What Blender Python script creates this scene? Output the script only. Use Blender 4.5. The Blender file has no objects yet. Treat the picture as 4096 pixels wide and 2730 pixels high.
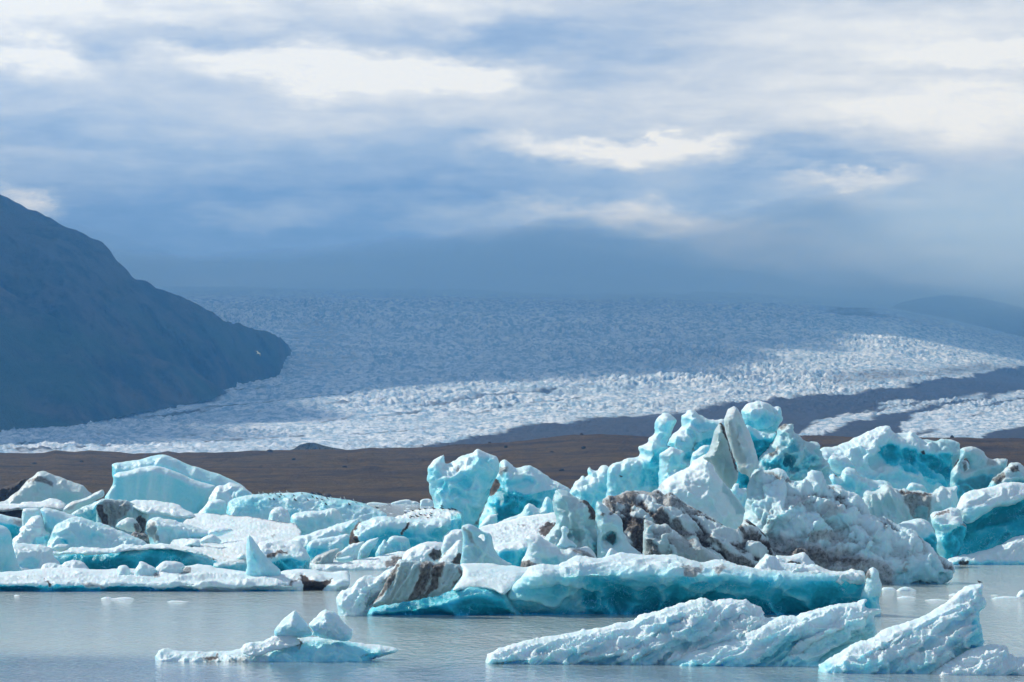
import bpy, math, random
import numpy as np
from mathutils import Vector, Matrix
from mathutils.geometry import delaunay_2d_cdt

C = bpy.context.scene.collection
scene = bpy.context.scene
rng = np.random.default_rng(7)
random.seed(7)

# ------------------------------------------------------------------ camera
FPX = 4096 * 100.0 / 36.0            # focal length in pixels of the photograph
CAMZ = 14.0
PITCH = math.atan(520.0 / FPX)
CP, SP = math.cos(PITCH), math.sin(PITCH)
HOR = 1885.0                          # row of the horizon
cam_d = bpy.data.cameras.new('camera'); cam = bpy.data.objects.new('camera', cam_d); C.objects.link(cam)
cam_d.lens = 100; cam_d.sensor_width = 36; cam_d.clip_start = 1; cam_d.clip_end = 60000
cam.location = (0, 0, CAMZ); cam.rotation_euler = (math.pi / 2 + PITCH, 0, 0)
scene.camera = cam

def at(x, y, D):
    """3-D point that lies D metres in front of the camera on the line through photo point x, y (arrays)."""
    x = np.asarray(x, float); y = np.asarray(y, float); D = np.asarray(D, float)
    a = (x - 2048) / FPX; b = (1365 - y) / FPX
    dy = CP - b * SP; dz = SP + b * CP
    s = D / dy
    return np.stack([a * s, D + 0 * x, CAMZ + dz * s], -1)

def wd(y):                            # distance of the water surface at a photo row
    return CAMZ * FPX / (np.asarray(y, float) - HOR)

# crops of the photograph used when measuring: origin and scale
CR = dict(c1=(0, 1750, 2.24), c2=(1000, 1750, 2.24), c3=(1650, 1700, 2.24), c4=(2300, 1550, 2.24), c5=(3046, 1600, 2.24),
          c6=(1300, 2100, 1.9608), c7=(2400, 2100, 1.3874), c8=(0, 2250, 1.3841), m1=(0, 700, 1.3636), m2=(1300, 1050, 1.6807),
          m3=(2600, 1050, 1.5729), v=(0, 0, .5745), s=(0, 0, 1.0))
def S(c, pts):
    ox, oy, k = CR[c]
    p = np.array(pts, float).reshape(-1, 2)
    return np.stack([ox + p[:, 0] / k, oy + p[:, 1] / k], -1)

# ------------------------------------------------------------------ noise
_perm = np.random.default_rng(3).permutation(256); _perm = np.concatenate([_perm, _perm, _perm])
_g = np.random.default_rng(4).normal(size=(256, 3)); _g /= np.linalg.norm(_g, axis=1)[:, None]
def perlin(p):
    i = np.floor(p).astype(int); f = p - i; i &= 255
    u = f * f * f * (f * (f * 6 - 15) + 10)
    r = 0
    for dx in (0, 1):
        wx = u[:, 0] if dx else 1 - u[:, 0]
        for dy in (0, 1):
            wy = u[:, 1] if dy else 1 - u[:, 1]
            for dz in (0, 1):
                wz = u[:, 2] if dz else 1 - u[:, 2]
                h = _perm[_perm[_perm[(i[:, 0] + dx) & 255] + ((i[:, 1] + dy) & 255)] + ((i[:, 2] + dz) & 255)]
                g = _g[h]
                r = r + wx * wy * wz * (g[:, 0] * (f[:, 0] - dx) + g[:, 1] * (f[:, 1] - dy) + g[:, 2] * (f[:, 2] - dz))
    return r * 1.6
def fbm(p, octs=4, gain=.5, kind='fbm', lac=2.03):
    a, s, t = 1.0, 0, 0
    p = np.array(p, float)
    for k in range(octs):
        n = perlin(p)
        if kind == 'billow': n = 2 * np.abs(n) - .55
        elif kind == 'ridge': n = .55 - 2 * np.abs(n)
        s = s + a * n; t += a; a *= gain
        p = p * lac + 17.3
    return s / t

def melt(p, octs=4):
    """scalloped, fluted melt relief: sharp crests between rounded hollows"""
    p = np.array(p, float)
    wv = np.stack([fbm(p * .7 + 11, 2), fbm(p * .7 + 47, 2), fbm(p * .7 + 83, 2)], -1)
    q = p + wv * .55
    s, a, t, wt = 0, 1., 0, 1.
    for k in range(octs):
        n = 1 - np.abs(perlin(q)) * 1.9
        n = np.clip(n, -.4, 1) ** 2 * np.sign(np.clip(n, -.4, 1))
        s = s + a * n * wt; t += a; wt = np.clip(n * 1.4 + .25, .15, 1); a *= .52; q = q * 2.1 + 9.7
    return s / t * 1.5 - .62

def sstep(a, b, x):
    t = np.clip((x - a) / (b - a), 0, 1)
    return t * t * (3 - 2 * t)

# ------------------------------------------------------------------ polygons
def inside(poly, q):
    r = np.zeros(len(q), bool)
    a = poly; b = np.roll(poly, -1, 0)
    for (x0, y0), (x1, y1) in zip(a, b):
        if y0 == y1: continue
        c = (y0 > q[:, 1]) != (y1 > q[:, 1])
        r ^= c & (q[:, 0] < (x1 - x0) * (q[:, 1] - y0) / (y1 - y0) + x0)
    return r
def seg_dist(line, q, closed=False):
    a = line if closed else line[:-1]; b = np.roll(line, -1, 0) if closed else line[1:]
    d = np.full(len(q), 1e9)
    for p0, p1 in zip(a, b):
        v = p1 - p0; L = v @ v
        t = np.clip(((q - p0) @ v) / max(L, 1e-9), 0, 1)
        e = q - p0 - t[:, None] * v
        d = np.minimum(d, e[:, 0] ** 2 + e[:, 1] ** 2)
    return np.sqrt(d)
def signed(poly, q):                  # positive inside
    d = seg_dist(poly, q, True)
    return np.where(inside(poly, q), d, -d)
def chaikin(p, n=1):
    for _ in range(n):
        b = np.roll(p, -1, 0)
        p = np.stack([.8 * p + .2 * b, .2 * p + .8 * b], 1).reshape(-1, 2)
    return p
def resample(p, step):
    out = []
    b = np.roll(p, -1, 0)
    for p0, p1 in zip(p, b):
        n = max(1, int(round(np.linalg.norm(p1 - p0) / step)))
        for k in range(n): out.append(p0 + (p1 - p0) * k / n)
    return np.array(out)

# ------------------------------------------------------------------ object helpers
def new_mesh(name, verts, faces, mat, parent=None, attr=None, smooth=True, origin=None):
    verts = np.asarray(verts, float)
    if origin is not None: verts = verts - np.asarray(origin)
    me = bpy.data.meshes.new(name)
    faces = np.asarray(faces, np.int32); k = faces.shape[1]
    me.vertices.add(len(verts)); me.vertices.foreach_set('co', verts.astype(np.float32).ravel())
    me.loops.add(faces.size); me.loops.foreach_set('vertex_index', faces.ravel())
    me.polygons.add(len(faces)); me.polygons.foreach_set('loop_start', np.arange(0, faces.size, k, dtype=np.int32))
    me.polygons.foreach_set('loop_total', np.full(len(faces), k, np.int32))
    me.update(calc_edges=True); me.validate()
    if smooth: me.polygons.foreach_set('use_smooth', np.ones(len(me.polygons), bool))
    if attr is not None:
        a = me.attributes.new('tint', 'FLOAT_COLOR', 'POINT')
        col = np.ones((len(verts), 4), np.float32); col[:, :attr.shape[1]] = attr
        a.data.foreach_set('color', col.ravel())
    if mat: me.materials.append(mat)
    o = bpy.data.objects.new(name, me); C.objects.link(o)
    if origin is not None and parent is None: o.location = origin
    if parent is not None: o.parent = parent
    return o
def tag(o, label=None, cat=None, group=None, kind=None):
    if label: o['label'] = label
    if cat: o['category'] = cat
    if group: o['group'] = group
    if kind: o['kind'] = kind
    return o

# ------------------------------------------------------------------ node helpers
class NT:
    def __init__(s, tree): s.t = tree; s.n = tree.nodes; s.l = tree.links
    def node(s, typ, **kw):
        n = s.n.new(typ)
        for k, v in kw.items(): setattr(n, k, v)
        return n
    def put(s, sock, v):
        if hasattr(v, 'is_output'): s.l.new(v, sock)
        elif isinstance(v, (tuple, list)) and len(v) == 3 and sock.type == 'RGBA': sock.default_value = (*v, 1)
        else: sock.default_value = v
    def m(s, op, *a, clamp=False):
        n = s.node('ShaderNodeMath', operation=op, use_clamp=clamp)
        for i, v in enumerate(a): s.put(n.inputs[i], v)
        return n.outputs[0]
    def vm(s, op, *a):
        n = s.node('ShaderNodeVectorMath', operation=op)
        for i, v in enumerate(a): s.put(n.inputs[i], v)
        return n.outputs[0]
    def noise(s, vec, scale, detail=4, rough=.55, **kw):
        n = s.node('ShaderNodeTexNoise', **kw)
        if vec is not None: s.put(n.inputs['Vector'], vec)
        n.inputs['Scale'].default_value = scale; n.inputs['Detail'].default_value = detail; n.inputs['Roughness'].default_value = rough
        return n
    def mix(s, f, a, b):
        n = s.node('ShaderNodeMix', data_type='RGBA')
        s.put(n.inputs[0], f); s.put(n.inputs[6], a); s.put(n.inputs[7], b)
        return n.outputs[2]
    def ss(s, v, a, b, lo=0., hi=1.):
        n = s.node('ShaderNodeMapRange', interpolation_type='SMOOTHSTEP')
        s.put(n.inputs[0], v)
        for i, q in enumerate((a, b, lo, hi)): n.inputs[1 + i].default_value = q
        return n.outputs[0]
    def ramp(s, f, stops, mode='LINEAR'):
        n = s.node('ShaderNodeValToRGB'); cr = n.color_ramp; cr.interpolation = mode
        while len(cr.elements) < len(stops): cr.elements.new(.5)
        for e, (p, c) in zip(cr.elements, stops): e.position = p; e.color = (*c, 1)
        s.put(n.inputs[0], f)
        return n.outputs[0]
    def scale(s, v, xyz):
        n = s.node('ShaderNodeMapping'); s.put(n.inputs['Vector'], v); n.inputs['Scale'].default_value = xyz
        return n.outputs[0]
def material(name):
    m = bpy.data.materials.new(name); m.use_nodes = True
    nt = NT(m.node_tree); b = m.node_tree.nodes['Principled BSDF']
    return m, nt, b
def lin(r, g, b):
    f = lambda c: (c / 255 / 12.92) if c / 255 <= .04045 else ((c / 255 + .055) / 1.055) ** 2.4
    return (f(r), f(g), f(b))
# ------------------------------------------------------------------ light
SUN_DIR = Vector((-.66, .50, .62)).normalized()
sd = bpy.data.lights.new('sun', 'SUN'); so = bpy.data.objects.new('sun', sd); C.objects.link(so)
sd.energy = 5.0; sd.angle = math.radians(.6); sd.color = (1, .955, .90)
so.rotation_euler = SUN_DIR.to_track_quat('Z', 'Y').to_euler(); so.location = (-3000, 1500, 4000)

world = bpy.data.worlds.new('World'); scene.world = world; world.use_nodes = True
w = NT(world.node_tree); bg = world.node_tree.nodes['Background']
tc = w.node('ShaderNodeTexCoord').outputs['Generated']
sx = w.node('ShaderNodeSeparateXYZ'); w.put(sx.inputs[0], tc)
az = w.m('ARCTAN2', sx.outputs[0], sx.outputs[1]); el = w.m('ARCSINE', sx.outputs[2])
U0 = w.m('MULTIPLY', az, FPX / 1000); V0 = w.m('MULTIPLY', el, FPX / 1000)
cmb = w.node('ShaderNodeCombineXYZ'); w.put(cmb.inputs[0], U0); w.put(cmb.inputs[1], w.m('MULTIPLY', V0, 2.2))
wn = w.noise(cmb.outputs[0], 1.6, 6, .58)
wsub = w.vm('SUBTRACT', wn.outputs['Color'], (.5, .5, .5))
wsx = w.node('ShaderNodeSeparateXYZ'); w.put(wsx.inputs[0], wsub)
U = w.m('ADD', U0, w.m('MULTIPLY', wsx.outputs[0], .55))
V = w.m('ADD', V0, w.m('MULTIPLY', wsx.outputs[1], .30))
wf = w.node('ShaderNodeSeparateXYZ'); w.put(wf.inputs[0], w.vm('SUBTRACT', w.noise(cmb.outputs[0], 7., 6, .6).outputs['Color'], (.5, .5, .5)))
U = w.m('ADD', U, w.m('MULTIPLY', wf.outputs[0], .24)); V = w.m('ADD', V, w.m('MULTIPLY', wf.outputs[1], .10))
body = w.ss(w.noise(w.scale(cmb.outputs[0], (.9, 1.5, 1)), 2.6, 7, .62).outputs[0], .22, .62, .48, 1.08)
def blob(x, y, a, b, amt, hard=.35, tilt=0.):
    u = (x - 2048) / 1000; v = (HOR - y) / 1000
    du = w.m('SUBTRACT', U, u); dv = w.m('SUBTRACT', V, v)
    if tilt: dv = w.m('SUBTRACT', dv, w.m('MULTIPLY', du, tilt))
    lowb = 1.45 if amt > .2 else 1.         # lit clouds: crisp above, fading out below
    dq = w.m('ADD', w.m('DIVIDE', w.m('MAXIMUM', dv, 0.), b / 1000), w.m('DIVIDE', w.m('MAXIMUM', w.m('MULTIPLY', dv, -1.), 0.), b * lowb / 1000))
    q = w.m('SQRT', w.m('ADD', w.m('POWER', w.m('DIVIDE', du, a / 1000), 2.), w.m('POWER', dq, 2.)))
    r = w.ss(q, 1.0 + hard * 1.4, max(.0, 1.0 - hard * 2.2), 0., amt)
    return w.m('MULTIPLY', r, body) if amt > .2 else r
base = w.node('ShaderNodeFloatCurve')
cv = base.mapping.curves[0]
pts = [(0, .20), (.20, .22), (.245, .27), (.30, .33), (.37, .45), (.43, .58), (.50, .64), (.58, .66), (.66, .56), (.8, .42), (1, .36)]
cv.points[0].location = pts[0]; cv.points[1].location = pts[-1]
for p in pts[1:-1]: cv.points.new(*p)
base.mapping.update()
w.put(base.inputs['Value'], w.m('DIVIDE', V0, 3.2, clamp=True))
fld = base.outputs[0]
fld = w.m('ADD', fld, w.m('MULTIPLY', w.ss(U0, -.5, 1.7), w.ss(V0, 1.9, 1.3, 0., .22)))
big = w.noise(w.scale(cmb.outputs[0], (.5, 1.3, 1)), 1.1, 5, .55).outputs[0]
fld = w.m('ADD', fld, w.m('MULTIPLY', w.m('SUBTRACT', big, .5), .32))
wisp = w.noise(w.scale(cmb.outputs[0], (1., 1.4, 1)), 4.2, 7, .62).outputs[0]
fld = w.m('ADD', fld, w.m('MULTIPLY', w.m('SUBTRACT', wisp, .5), .34))
lay = w.noise(w.scale(cmb.outputs[0], (.42, 1.6, 1)), 1.9, 6, .52).outputs[0]
fld = w.m('ADD', fld, w.m('MULTIPLY', w.m('SUBTRACT', w.ss(lay, .44, .58), .5), w.ss(V0, .65, 1.1, .03, .07)))
for a in [(200, 10, 600, 150, .34, .45), (1450, -20, 900, 110, .30, .45), (1400, 270, 600, 84, .42, .34, -.06), (1800, 310, 260, 70, .20, .35, -.15),
          (850, 245, 330, 50, .22, .5), (120, 255, 280, 58, .40, .4, -.12), (720, 170, 380, 42, -.13, .6), (420, 245, 170, 40, -.14, .6), (1400, 430, 850, 110, .14, .7),
          (2020, 150, 260, 60, -.16, .6), (2430, 330, 380, 120, -.16, .6), (3150, 380, 900, 190, .13, .6), (3920, 440, 420, 90, .22, .6),
          (3900, 225, 330, 38, .35, .5), (3700, 90, 700, 140, .17, .6), (2450, 585, 480, 50, .50, .38), (2750, 560, 240, 38, .25, .5),
          (3250, 600, 480, 100, -.24, .5), (3420, 685, 190, 34, .45, .5, .1), (2300, 875, 430, 40, .22, .7), (2800, 905, 360, 55, .22, .7, -.18),
          (2350, 1050, 700, 100, -.12, .6), (1900, 760, 700, 70, -.10, .7), (110, 800, 110, 45, .5, .6, -.3), (900, 1115, 420, 40, .22, .8),
          (3600, 1020, 560, 110, .12, .7), (1050, 860, 160, 40, .12, .8), (700, 1000, 700, 110, -.10, .7)]:
    fld = w.m('ADD', fld, blob(*a))
cloud = w.ramp(fld, [(0, lin(84, 124, 180)), (.30, lin(114, 151, 207)), (.52, lin(157, 185, 225)), (.74, lin(202, 218, 240)), (1, (.90, .98, 1.06))])
cloud = w.mix(w.ss(V0, 1.95, 2.8, 0., .75), cloud, (.35, .405, .475))
sky = w.node('ShaderNodeTexSky', sky_type='NISHITA'); sky.sun_disc = False
sky.sun_elevation = math.asin(SUN_DIR.z); sky.sun_rotation = math.atan2(SUN_DIR.x, SUN_DIR.y)
sky.altitude = 0; sky.air_density = 1; sky.dust_density = 1
bg.inputs['Strength'].default_value = .1
w.put(bg.inputs['Color'], sky.outputs[0])
bg2 = w.node('ShaderNodeBackground'); w.put(bg2.inputs['Color'], cloud); bg2.inputs['Strength'].default_value = 1.0
# broken cloud cover: holes of open sky higher up, an even deck towards the horizon
hole = w.ss(w.noise(tc, 2.6, 5, .6).outputs[0], .60, .72)
cov = w.m('SUBTRACT', 1., w.m('MULTIPLY', hole, w.ss(V0, 2.0, 3.4)))
ms = w.node('ShaderNodeMixShader'); w.put(ms.inputs[0], cov); w.l.new(bg.outputs[0], ms.inputs[1]); w.l.new(bg2.outputs[0], ms.inputs[2])
w.l.new(ms.outputs[0], world.node_tree.nodes['World Output'].inputs['Surface'])
world.cycles.sampling_method = 'MANUAL'; world.cycles.sample_map_resolution = 1024

scene.view_settings.view_transform = 'Standard'; scene.view_settings.look = 'None'
scene.view_settings.exposure = -0.1; scene.view_settings.gamma = 1
scene.render.engine = 'CYCLES'
cy = scene.cycles
cy.use_denoising = True; cy.max_bounces = 6; cy.diffuse_bounces = 3; cy.glossy_bounces = 3; cy.transmission_bounces = 2
cy.volume_bounces = 1; cy.caustics_reflective = False; cy.caustics_refractive = False; cy.sample_clamp_indirect = 8

# ------------------------------------------------------------------ materials of the setting
def mat_water():
    m, n, b = material('glacial_water')
    g = n.node('ShaderNodeNewGeometry').outputs['Position']
    calm = n.ss(n.noise(n.scale(g, (.006, .02, 0)), 1, 3, .5).outputs[0], .40, .62)
    # a calm slick lies on the near water, ruffled water beyond it
    gx = n.node('ShaderNodeSeparateXYZ'); n.put(gx.inputs[0], g)
    edge = n.m('ADD', gx.outputs[1], n.m('MULTIPLY', n.m('SUBTRACT', n.noise(n.scale(g, (.02, .03, 0)), 1, 4, .6).outputs[0], .5), 40))
    edge = n.m('ADD', edge, n.m('MULTIPLY', gx.outputs[0], .30))
    near = n.ss(edge, 222, 196)
    w1 = n.noise(n.scale(g, (1.5, .5, 1)), 1.0, 4, .6).outputs[0]
    w2 = n.noise(n.scale(g, (.30, .10, 1)), 1.0, 4, .6).outputs[0]
    h = n.m('ADD', n.m('MULTIPLY', w1, .42), n.m('MULTIPLY', w2, .6))
    bp = n.node('ShaderNodeBump'); n.put(bp.inputs['Height'], h); bp.inputs['Distance'].default_value = 1.0
    st = n.m('MULTIPLY', n.m('ADD', .55, n.m('MULTIPLY', calm, .35)), n.m('SUBTRACT', 1., n.m('MULTIPLY', near, .72)))
    n.put(bp.inputs['Strength'], st)
    n.put(b.inputs['Normal'], bp.outputs[0])
    sky_tint = n.mix(near, (1., 1., 1.), (.45, .52, .66))  # blue sky reflected by the calm slick, painted into the base colour
    col = n.mix(calm, (.40, .49, .475), (.45, .53, .505))
    mm = n.node('ShaderNodeMix', data_type='RGBA', blend_type='MULTIPLY'); mm.inputs[0].default_value = 1; n.put(mm.inputs[6], col); n.put(mm.inputs[7], sky_tint)
    n.put(b.inputs['Base Color'], mm.outputs[2])
    b.inputs['Roughness'].default_value = .07; b.inputs['IOR'].default_value = 1.333
    return m

def mat_moraine():
    m, n, b = material('brown_moraine')
    g = n.node('ShaderNodeNewGeometry').outputs['Position']
    band = n.noise(n.scale(g, (.005, .028, .10)), 1, 7, .68).outputs[0]
    fine = n.noise(n.scale(g, (.15, .1, .3)), 1, 6, .7).outputs[0]
    c = n.ramp(band, [(.36, (.028, .014, .003)), (.46, (.060, .033, .006)), (.54, (.110, .066, .008)), (.64, (.040, .021, .004))])
    pt = n.noise(n.scale(g, (.010, .014, .05)), 1, 6, .65).outputs[0]
    c = n.mix(n.ss(pt, .50, .66, 0., .7), c, (.092, .060, .006))
    c = n.mix(n.ss(pt, .46, .34, 0., .7), c, (.028, .016, .006))
    c = n.mix(n.ss(fine, .3, .75, 0., .6), c, (.014, .009, .005))
    n.put(b.inputs['Base Color'], c); b.inputs['Roughness'].default_value = .95; b.inputs['Specular IOR Level'].default_value = .15
    bp = n.node('ShaderNodeBump'); n.put(bp.inputs['Height'], fine); bp.inputs['Distance'].default_value = 5; bp.inputs['Strength'].default_value = 1
    n.put(b.inputs['Normal'], bp.outputs[0])
    return m

def mat_glacier():
    m, n, b = material('glacier_ice')
    a = n.node('ShaderNodeAttribute', attribute_name='tint').outputs['Color']
    s = n.node('ShaderNodeSeparateColor'); n.put(s.inputs[0], a)
    g = n.node('ShaderNodeNewGeometry').outputs['Position']
    f = n.noise(n.scale(g, (.06, .035, .05)), 1, 6, .72).outputs[0]
    f2 = n.noise(n.scale(g, (.0022, .009, .01)), 1, 6, .7).outputs[0]
    ice = n.mix(n.ss(f, .40, .60), (.19, .33, .48), (.61, .69, .78))
    ice = n.mix(n.ss(f2, .42, .66, 0., .55), ice, (.30, .42, .54))
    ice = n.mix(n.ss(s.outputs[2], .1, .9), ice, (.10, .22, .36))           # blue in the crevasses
    d = n.m('ADD', s.outputs[1], n.m('MULTIPLY', n.m('SUBTRACT', f, .5), .9))
    d = n.m('ADD', d, n.m('MULTIPLY', n.m('SUBTRACT', f2, .5), .5))
    rock = n.mix(n.ss(f, .35, .7), (.009, .011, .018), (.026, .024, .030))  # rock kept extra dark to stand in for cloud shade
    n.put(b.inputs['Base Color'], n.mix(n.ss(d, .28, .72), ice, rock))
    b.inputs['Roughness'].default_value = .8; b.inputs['Specular IOR Level'].default_value = .2
    bp = n.node('ShaderNodeBump'); n.put(bp.inputs['Height'], f); bp.inputs['Distance'].default_value = 8; bp.inputs['Strength'].default_value = .5
    n.put(b.inputs['Normal'], bp.outputs[0])
    return m

def mat_mountain(k=1., name='mountain_rock'):
    m, n, b = material(name)
    g = n.node('ShaderNodeNewGeometry').outputs['Position']
    f = n.noise(n.scale(g, (.012, .006, .010)), 1, 7, .68).outputs[0]
    f2 = n.noise(n.scale(g, (.002, .002, .006)), 1, 4, .6).outputs[0]
    c = n.mix(n.ss(f, .38, .66), tuple(k * v for v in (.006, .010, .012)), tuple(k * v for v in (.080, .064, .044)))
    c = n.mix(n.ss(f2, .42, .62, 0., .8), c, tuple(k * v for v in (.028, .056, .022)))
    gz = n.node('ShaderNodeSeparateXYZ'); n.put(gz.inputs[0], g)
    c = n.mix(n.m('MULTIPLY', n.ss(gz.outputs[2], 170, 420), n.ss(f, .34, .58, .25, .9)), c, tuple(k * v for v in (.080, .074, .062)))  # upper slope made paler in place of sunlight on it
    n.put(b.inputs['Base Color'], c); b.inputs['Roughness'].default_value = 1; b.inputs['Specular IOR Level'].default_value = .05
    bp = n.node('ShaderNodeBump'); n.put(bp.inputs['Height'], f); bp.inputs['Distance'].default_value = 60; bp.inputs['Strength'].default_value = 1
    n.put(b.inputs['Normal'], bp.outputs[0])
    return m
M_FOOT = mat_mountain(1.25, 'pale_slope')  # same rock shader with every tone raised
M_WATER, M_MORAINE, M_GLACIER, M_MOUNT = mat_water(), mat_moraine(), mat_glacier(), mat_mountain()

def grid_faces(nu, nv):
    i = np.arange(nu * nv).reshape(nv, nu)
    return np.stack([i[:-1, :-1], i[:-1, 1:], i[1:, 1:], i[1:, :-1]], -1).reshape(-1, 4)

# water: one sheet from under the camera to beyond the far shore
o = new_mesh('water', [(-1500, -60, 0), (1500, -60, 0), (1500, 2400, 0), (-1500, 2400, 0)], [(0, 1, 2, 3)], M_WATER); tag(o, kind='structure')

# brown moraine between the lagoon and the glacier
RX = np.array([-500, 0, 178, 223, 300, 357, 446, 536, 625, 670, 714, 1000, 1178, 1402, 1482, 1536, 1737, 2050, 2311, 2409, 2600, 3215, 3403, 3689, 4096, 4600])
RY = np.array([1816, 1815, 1817, 1806, 1812, 1806, 1812, 1819, 1817, 1810, 1817, 1808, 1803, 1801, 1790, 1795, 1790, 1769, 1747, 1743, 1751, 1746, 1752, 1752, 1756, 1757])
def build_moraine():
    xs = np.concatenate([np.arange(-2200, -200, 25.), np.arange(-200, 4300, 7.), np.arange(4300, 6300, 25.)]); D = np.concatenate([np.linspace(1100, 2100, 150), np.linspace(2110, 2700, 30)])
    X, DD = np.meshgrid(xs, D)
    zr = CAMZ + (HOR - np.interp(X, RX, RY)) * 2100 / FPX
    wx = (X - 2048) / FPX * DD
    q = np.stack([wx, DD, 0 * DD], -1).reshape(-1, 3)
    n1 = fbm(q * [.004, .008, 1], 4).reshape(DD.shape); n2 = fbm(q * [.02, .03, 1], 5).reshape(DD.shape)
    D0 = 1290 - 130 * sstep(2600, -200, X) + 22 * n1
    t = (DD - D0) / (2100 - D0)
    z = np.where(t < 1, zr * np.clip(t, -1, 1) ** 1.0, zr - (t - 1) * 30)
    z = z + n1 * 5 * np.clip(t * 3, 0, 1) * np.clip((1.1 - t) * 4, 0, 1) + n2 * 2.8 * np.clip(t * 6, 0, 1)
    o = new_mesh('ground', np.stack([wx, DD, z], -1).reshape(-1, 3), grid_faces(len(xs), len(D)), M_MORAINE); tag(o, kind='structure')
    return o
ground = build_moraine()

# glacier ----------------------------------------------------------------
GY = np.array([1160, 1165, 1175, 1200, 1240, 1300, 1400, 1500, 1600, 1700, 1780, 1830, 1880])
GD = np.array([10600, 10400, 9900, 8900, 8000, 7300, 6500, 5700, 4950, 4200, 3500, 3000, 2500])
TX = np.array([-300, 650, 1300, 2000, 3000, 3560, 3800, 4096, 4500]); TY = np.array([1150, 1151, 1158, 1174, 1182, 1212, 1260, 1330, 1400])
def glacier_D(y): return np.interp(y, GY, GD)
def poly_mask(poly, q, soft):
    return sstep(-soft, soft, signed(poly, q))
def build_glacier():
    xs = np.concatenate([np.arange(-2200, -100, 25.), np.arange(-100, 4200, 4.2), np.arange(4200, 6300, 25.)])
    yy = np.concatenate([np.linspace(1860, 1200, 400), np.linspace(1198, 1160, 50)])
    X, Y0 = np.meshgrid(xs, yy)
    D = glacier_D(Y0)
    shift = (np.interp(X, TX, TY) - 1160) * sstep(1720, 1200, Y0)
    Y = Y0 + shift
    P = at(X, Y, D).reshape(-1, 3)
    q = np.stack([P[:, 0], P[:, 1], 0 * P[:, 0]], -1)
    xy = np.stack([X.ravel(), Y.ravel()], -1)
    wq = xy + np.stack([fbm(q * .004 + 3, 4), fbm(q * .004 + 9, 4)], -1) * 26
    dirt = np.zeros(len(P))
    up = S('s', [1500, 1900, 1700, 1790, 1895, 1746, 2073, 1716, 2311, 1690, 2609, 1669, 3140, 1603, 3426, 1568, 3681, 1540, 3935, 1495, 4096, 1470, 4500, 1400, 4500, 1950, 1500, 1950])
    dirt = np.maximum(dirt, poly_mask(up, wq, 18))
    for p in (S('m3', [900, 1085, 1020, 1030, 1250, 960, 1500, 890, 1800, 845, 2130, 838, 1700, 925, 1400, 985, 1200, 1040, 1050, 1090]),
              S('m3', [1560, 1050, 1600, 1005, 1700, 960, 1950, 890, 2353, 815, 2600, 780, 2600, 960, 2353, 1020, 2100, 1100, 2050, 1200, 1700, 1200, 1600, 1100])):
        m_ = poly_mask(p, wq, 16); stk = fbm(np.stack([(P[:, 0] * .94 - P[:, 1] * .34) * .022, (P[:, 0] * .34 + P[:, 1] * .94) * .0018, 0 * dirt], -1), 4)
        dirt = dirt * (1 - m_) + m_ * (.04 + .62 * sstep(.0, .42, stk))
    dirt = np.maximum(dirt, .50 * poly_mask(S('m3', [950, 720, 1400, 665, 2200, 630, 2500, 640, 2400, 690, 2000, 720, 1600, 770, 1200, 800]), wq, 30))
    dirt = np.maximum(dirt, .5 * poly_mask(S('m3', [1050, 285, 1300, 290, 1600, 350, 1800, 380, 1500, 372, 1250, 350]), wq, 8))
    dirt = np.maximum(dirt, .34 * poly_mask(S('m2', [-300, 330, 60, 400, 220, 520, 280, 650, 140, 770, -200, 800]), wq, 34))  # shade beside the mountain spur painted in as darker ice
    dirt = np.maximum(dirt, .40 * poly_mask(S('m1', [-200, 1480, 60, 1465, 160, 1500, 400, 1515, 400, 1600, -200, 1600]), wq, 6))
    # thin debris bands that follow the flow
    ac = P[:, 0] * .89 - P[:, 1] * .45 + 90 * fbm(q * .0012 + 40, 3); fl = fbm(np.stack([ac * .016, (P[:, 0] * .45 + P[:, 1] * .89) * .0009, 0 * ac], -1), 4, .6)
    dirt = np.maximum(dirt, .62 * sstep(.02, .42, fl) * sstep(1380, 1600, xy[:, 1]))
    # seracs and crevasses
    ice = 1 - np.clip(dirt, 0, 1)
    fx = q[:, 0] + 120 * fbm(q * .0016 + 8, 2); fy = q[:, 1] + 260 * fbm(q * .0012 + 4, 3) + .00022 * (q[:, 0] + 100) ** 2
    qf = np.stack([fx, fy, 0 * fx], -1)
    n1 = fbm(qf * [.0055, .026, 1], 4, .62, 'ridge'); n2 = fbm(qf * [.03, .075, 1] + 5, 3, .6, 'ridge'); n2 = .6 * n2 + .5 * fbm(qf * [.07, .15, 1] + 3, 2, .5, 'ridge'); n3 = fbm(q * .0022 + 2, 3)
    amp = np.interp(P[:, 1], [2500, 3500, 7000, 10000], [5, 9, 18, 16])
    rgh = .55 + .9 * sstep(-.35, .4, fbm(q * .0013 + 21, 3)); dz = (n1 * amp * 1.35 + n2 * amp * .6) * rgh * (1 - .45 * sstep(400, 1100, P[:, 0]))
    P[:, 2] += dz * (.35 + .65 * ice) + n3 * 16 * sstep(3000, 4500, P[:, 1])
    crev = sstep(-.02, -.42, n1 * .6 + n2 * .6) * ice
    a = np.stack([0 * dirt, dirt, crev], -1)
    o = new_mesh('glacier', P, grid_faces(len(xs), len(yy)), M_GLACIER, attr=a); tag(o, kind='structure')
build_glacier()

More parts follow.
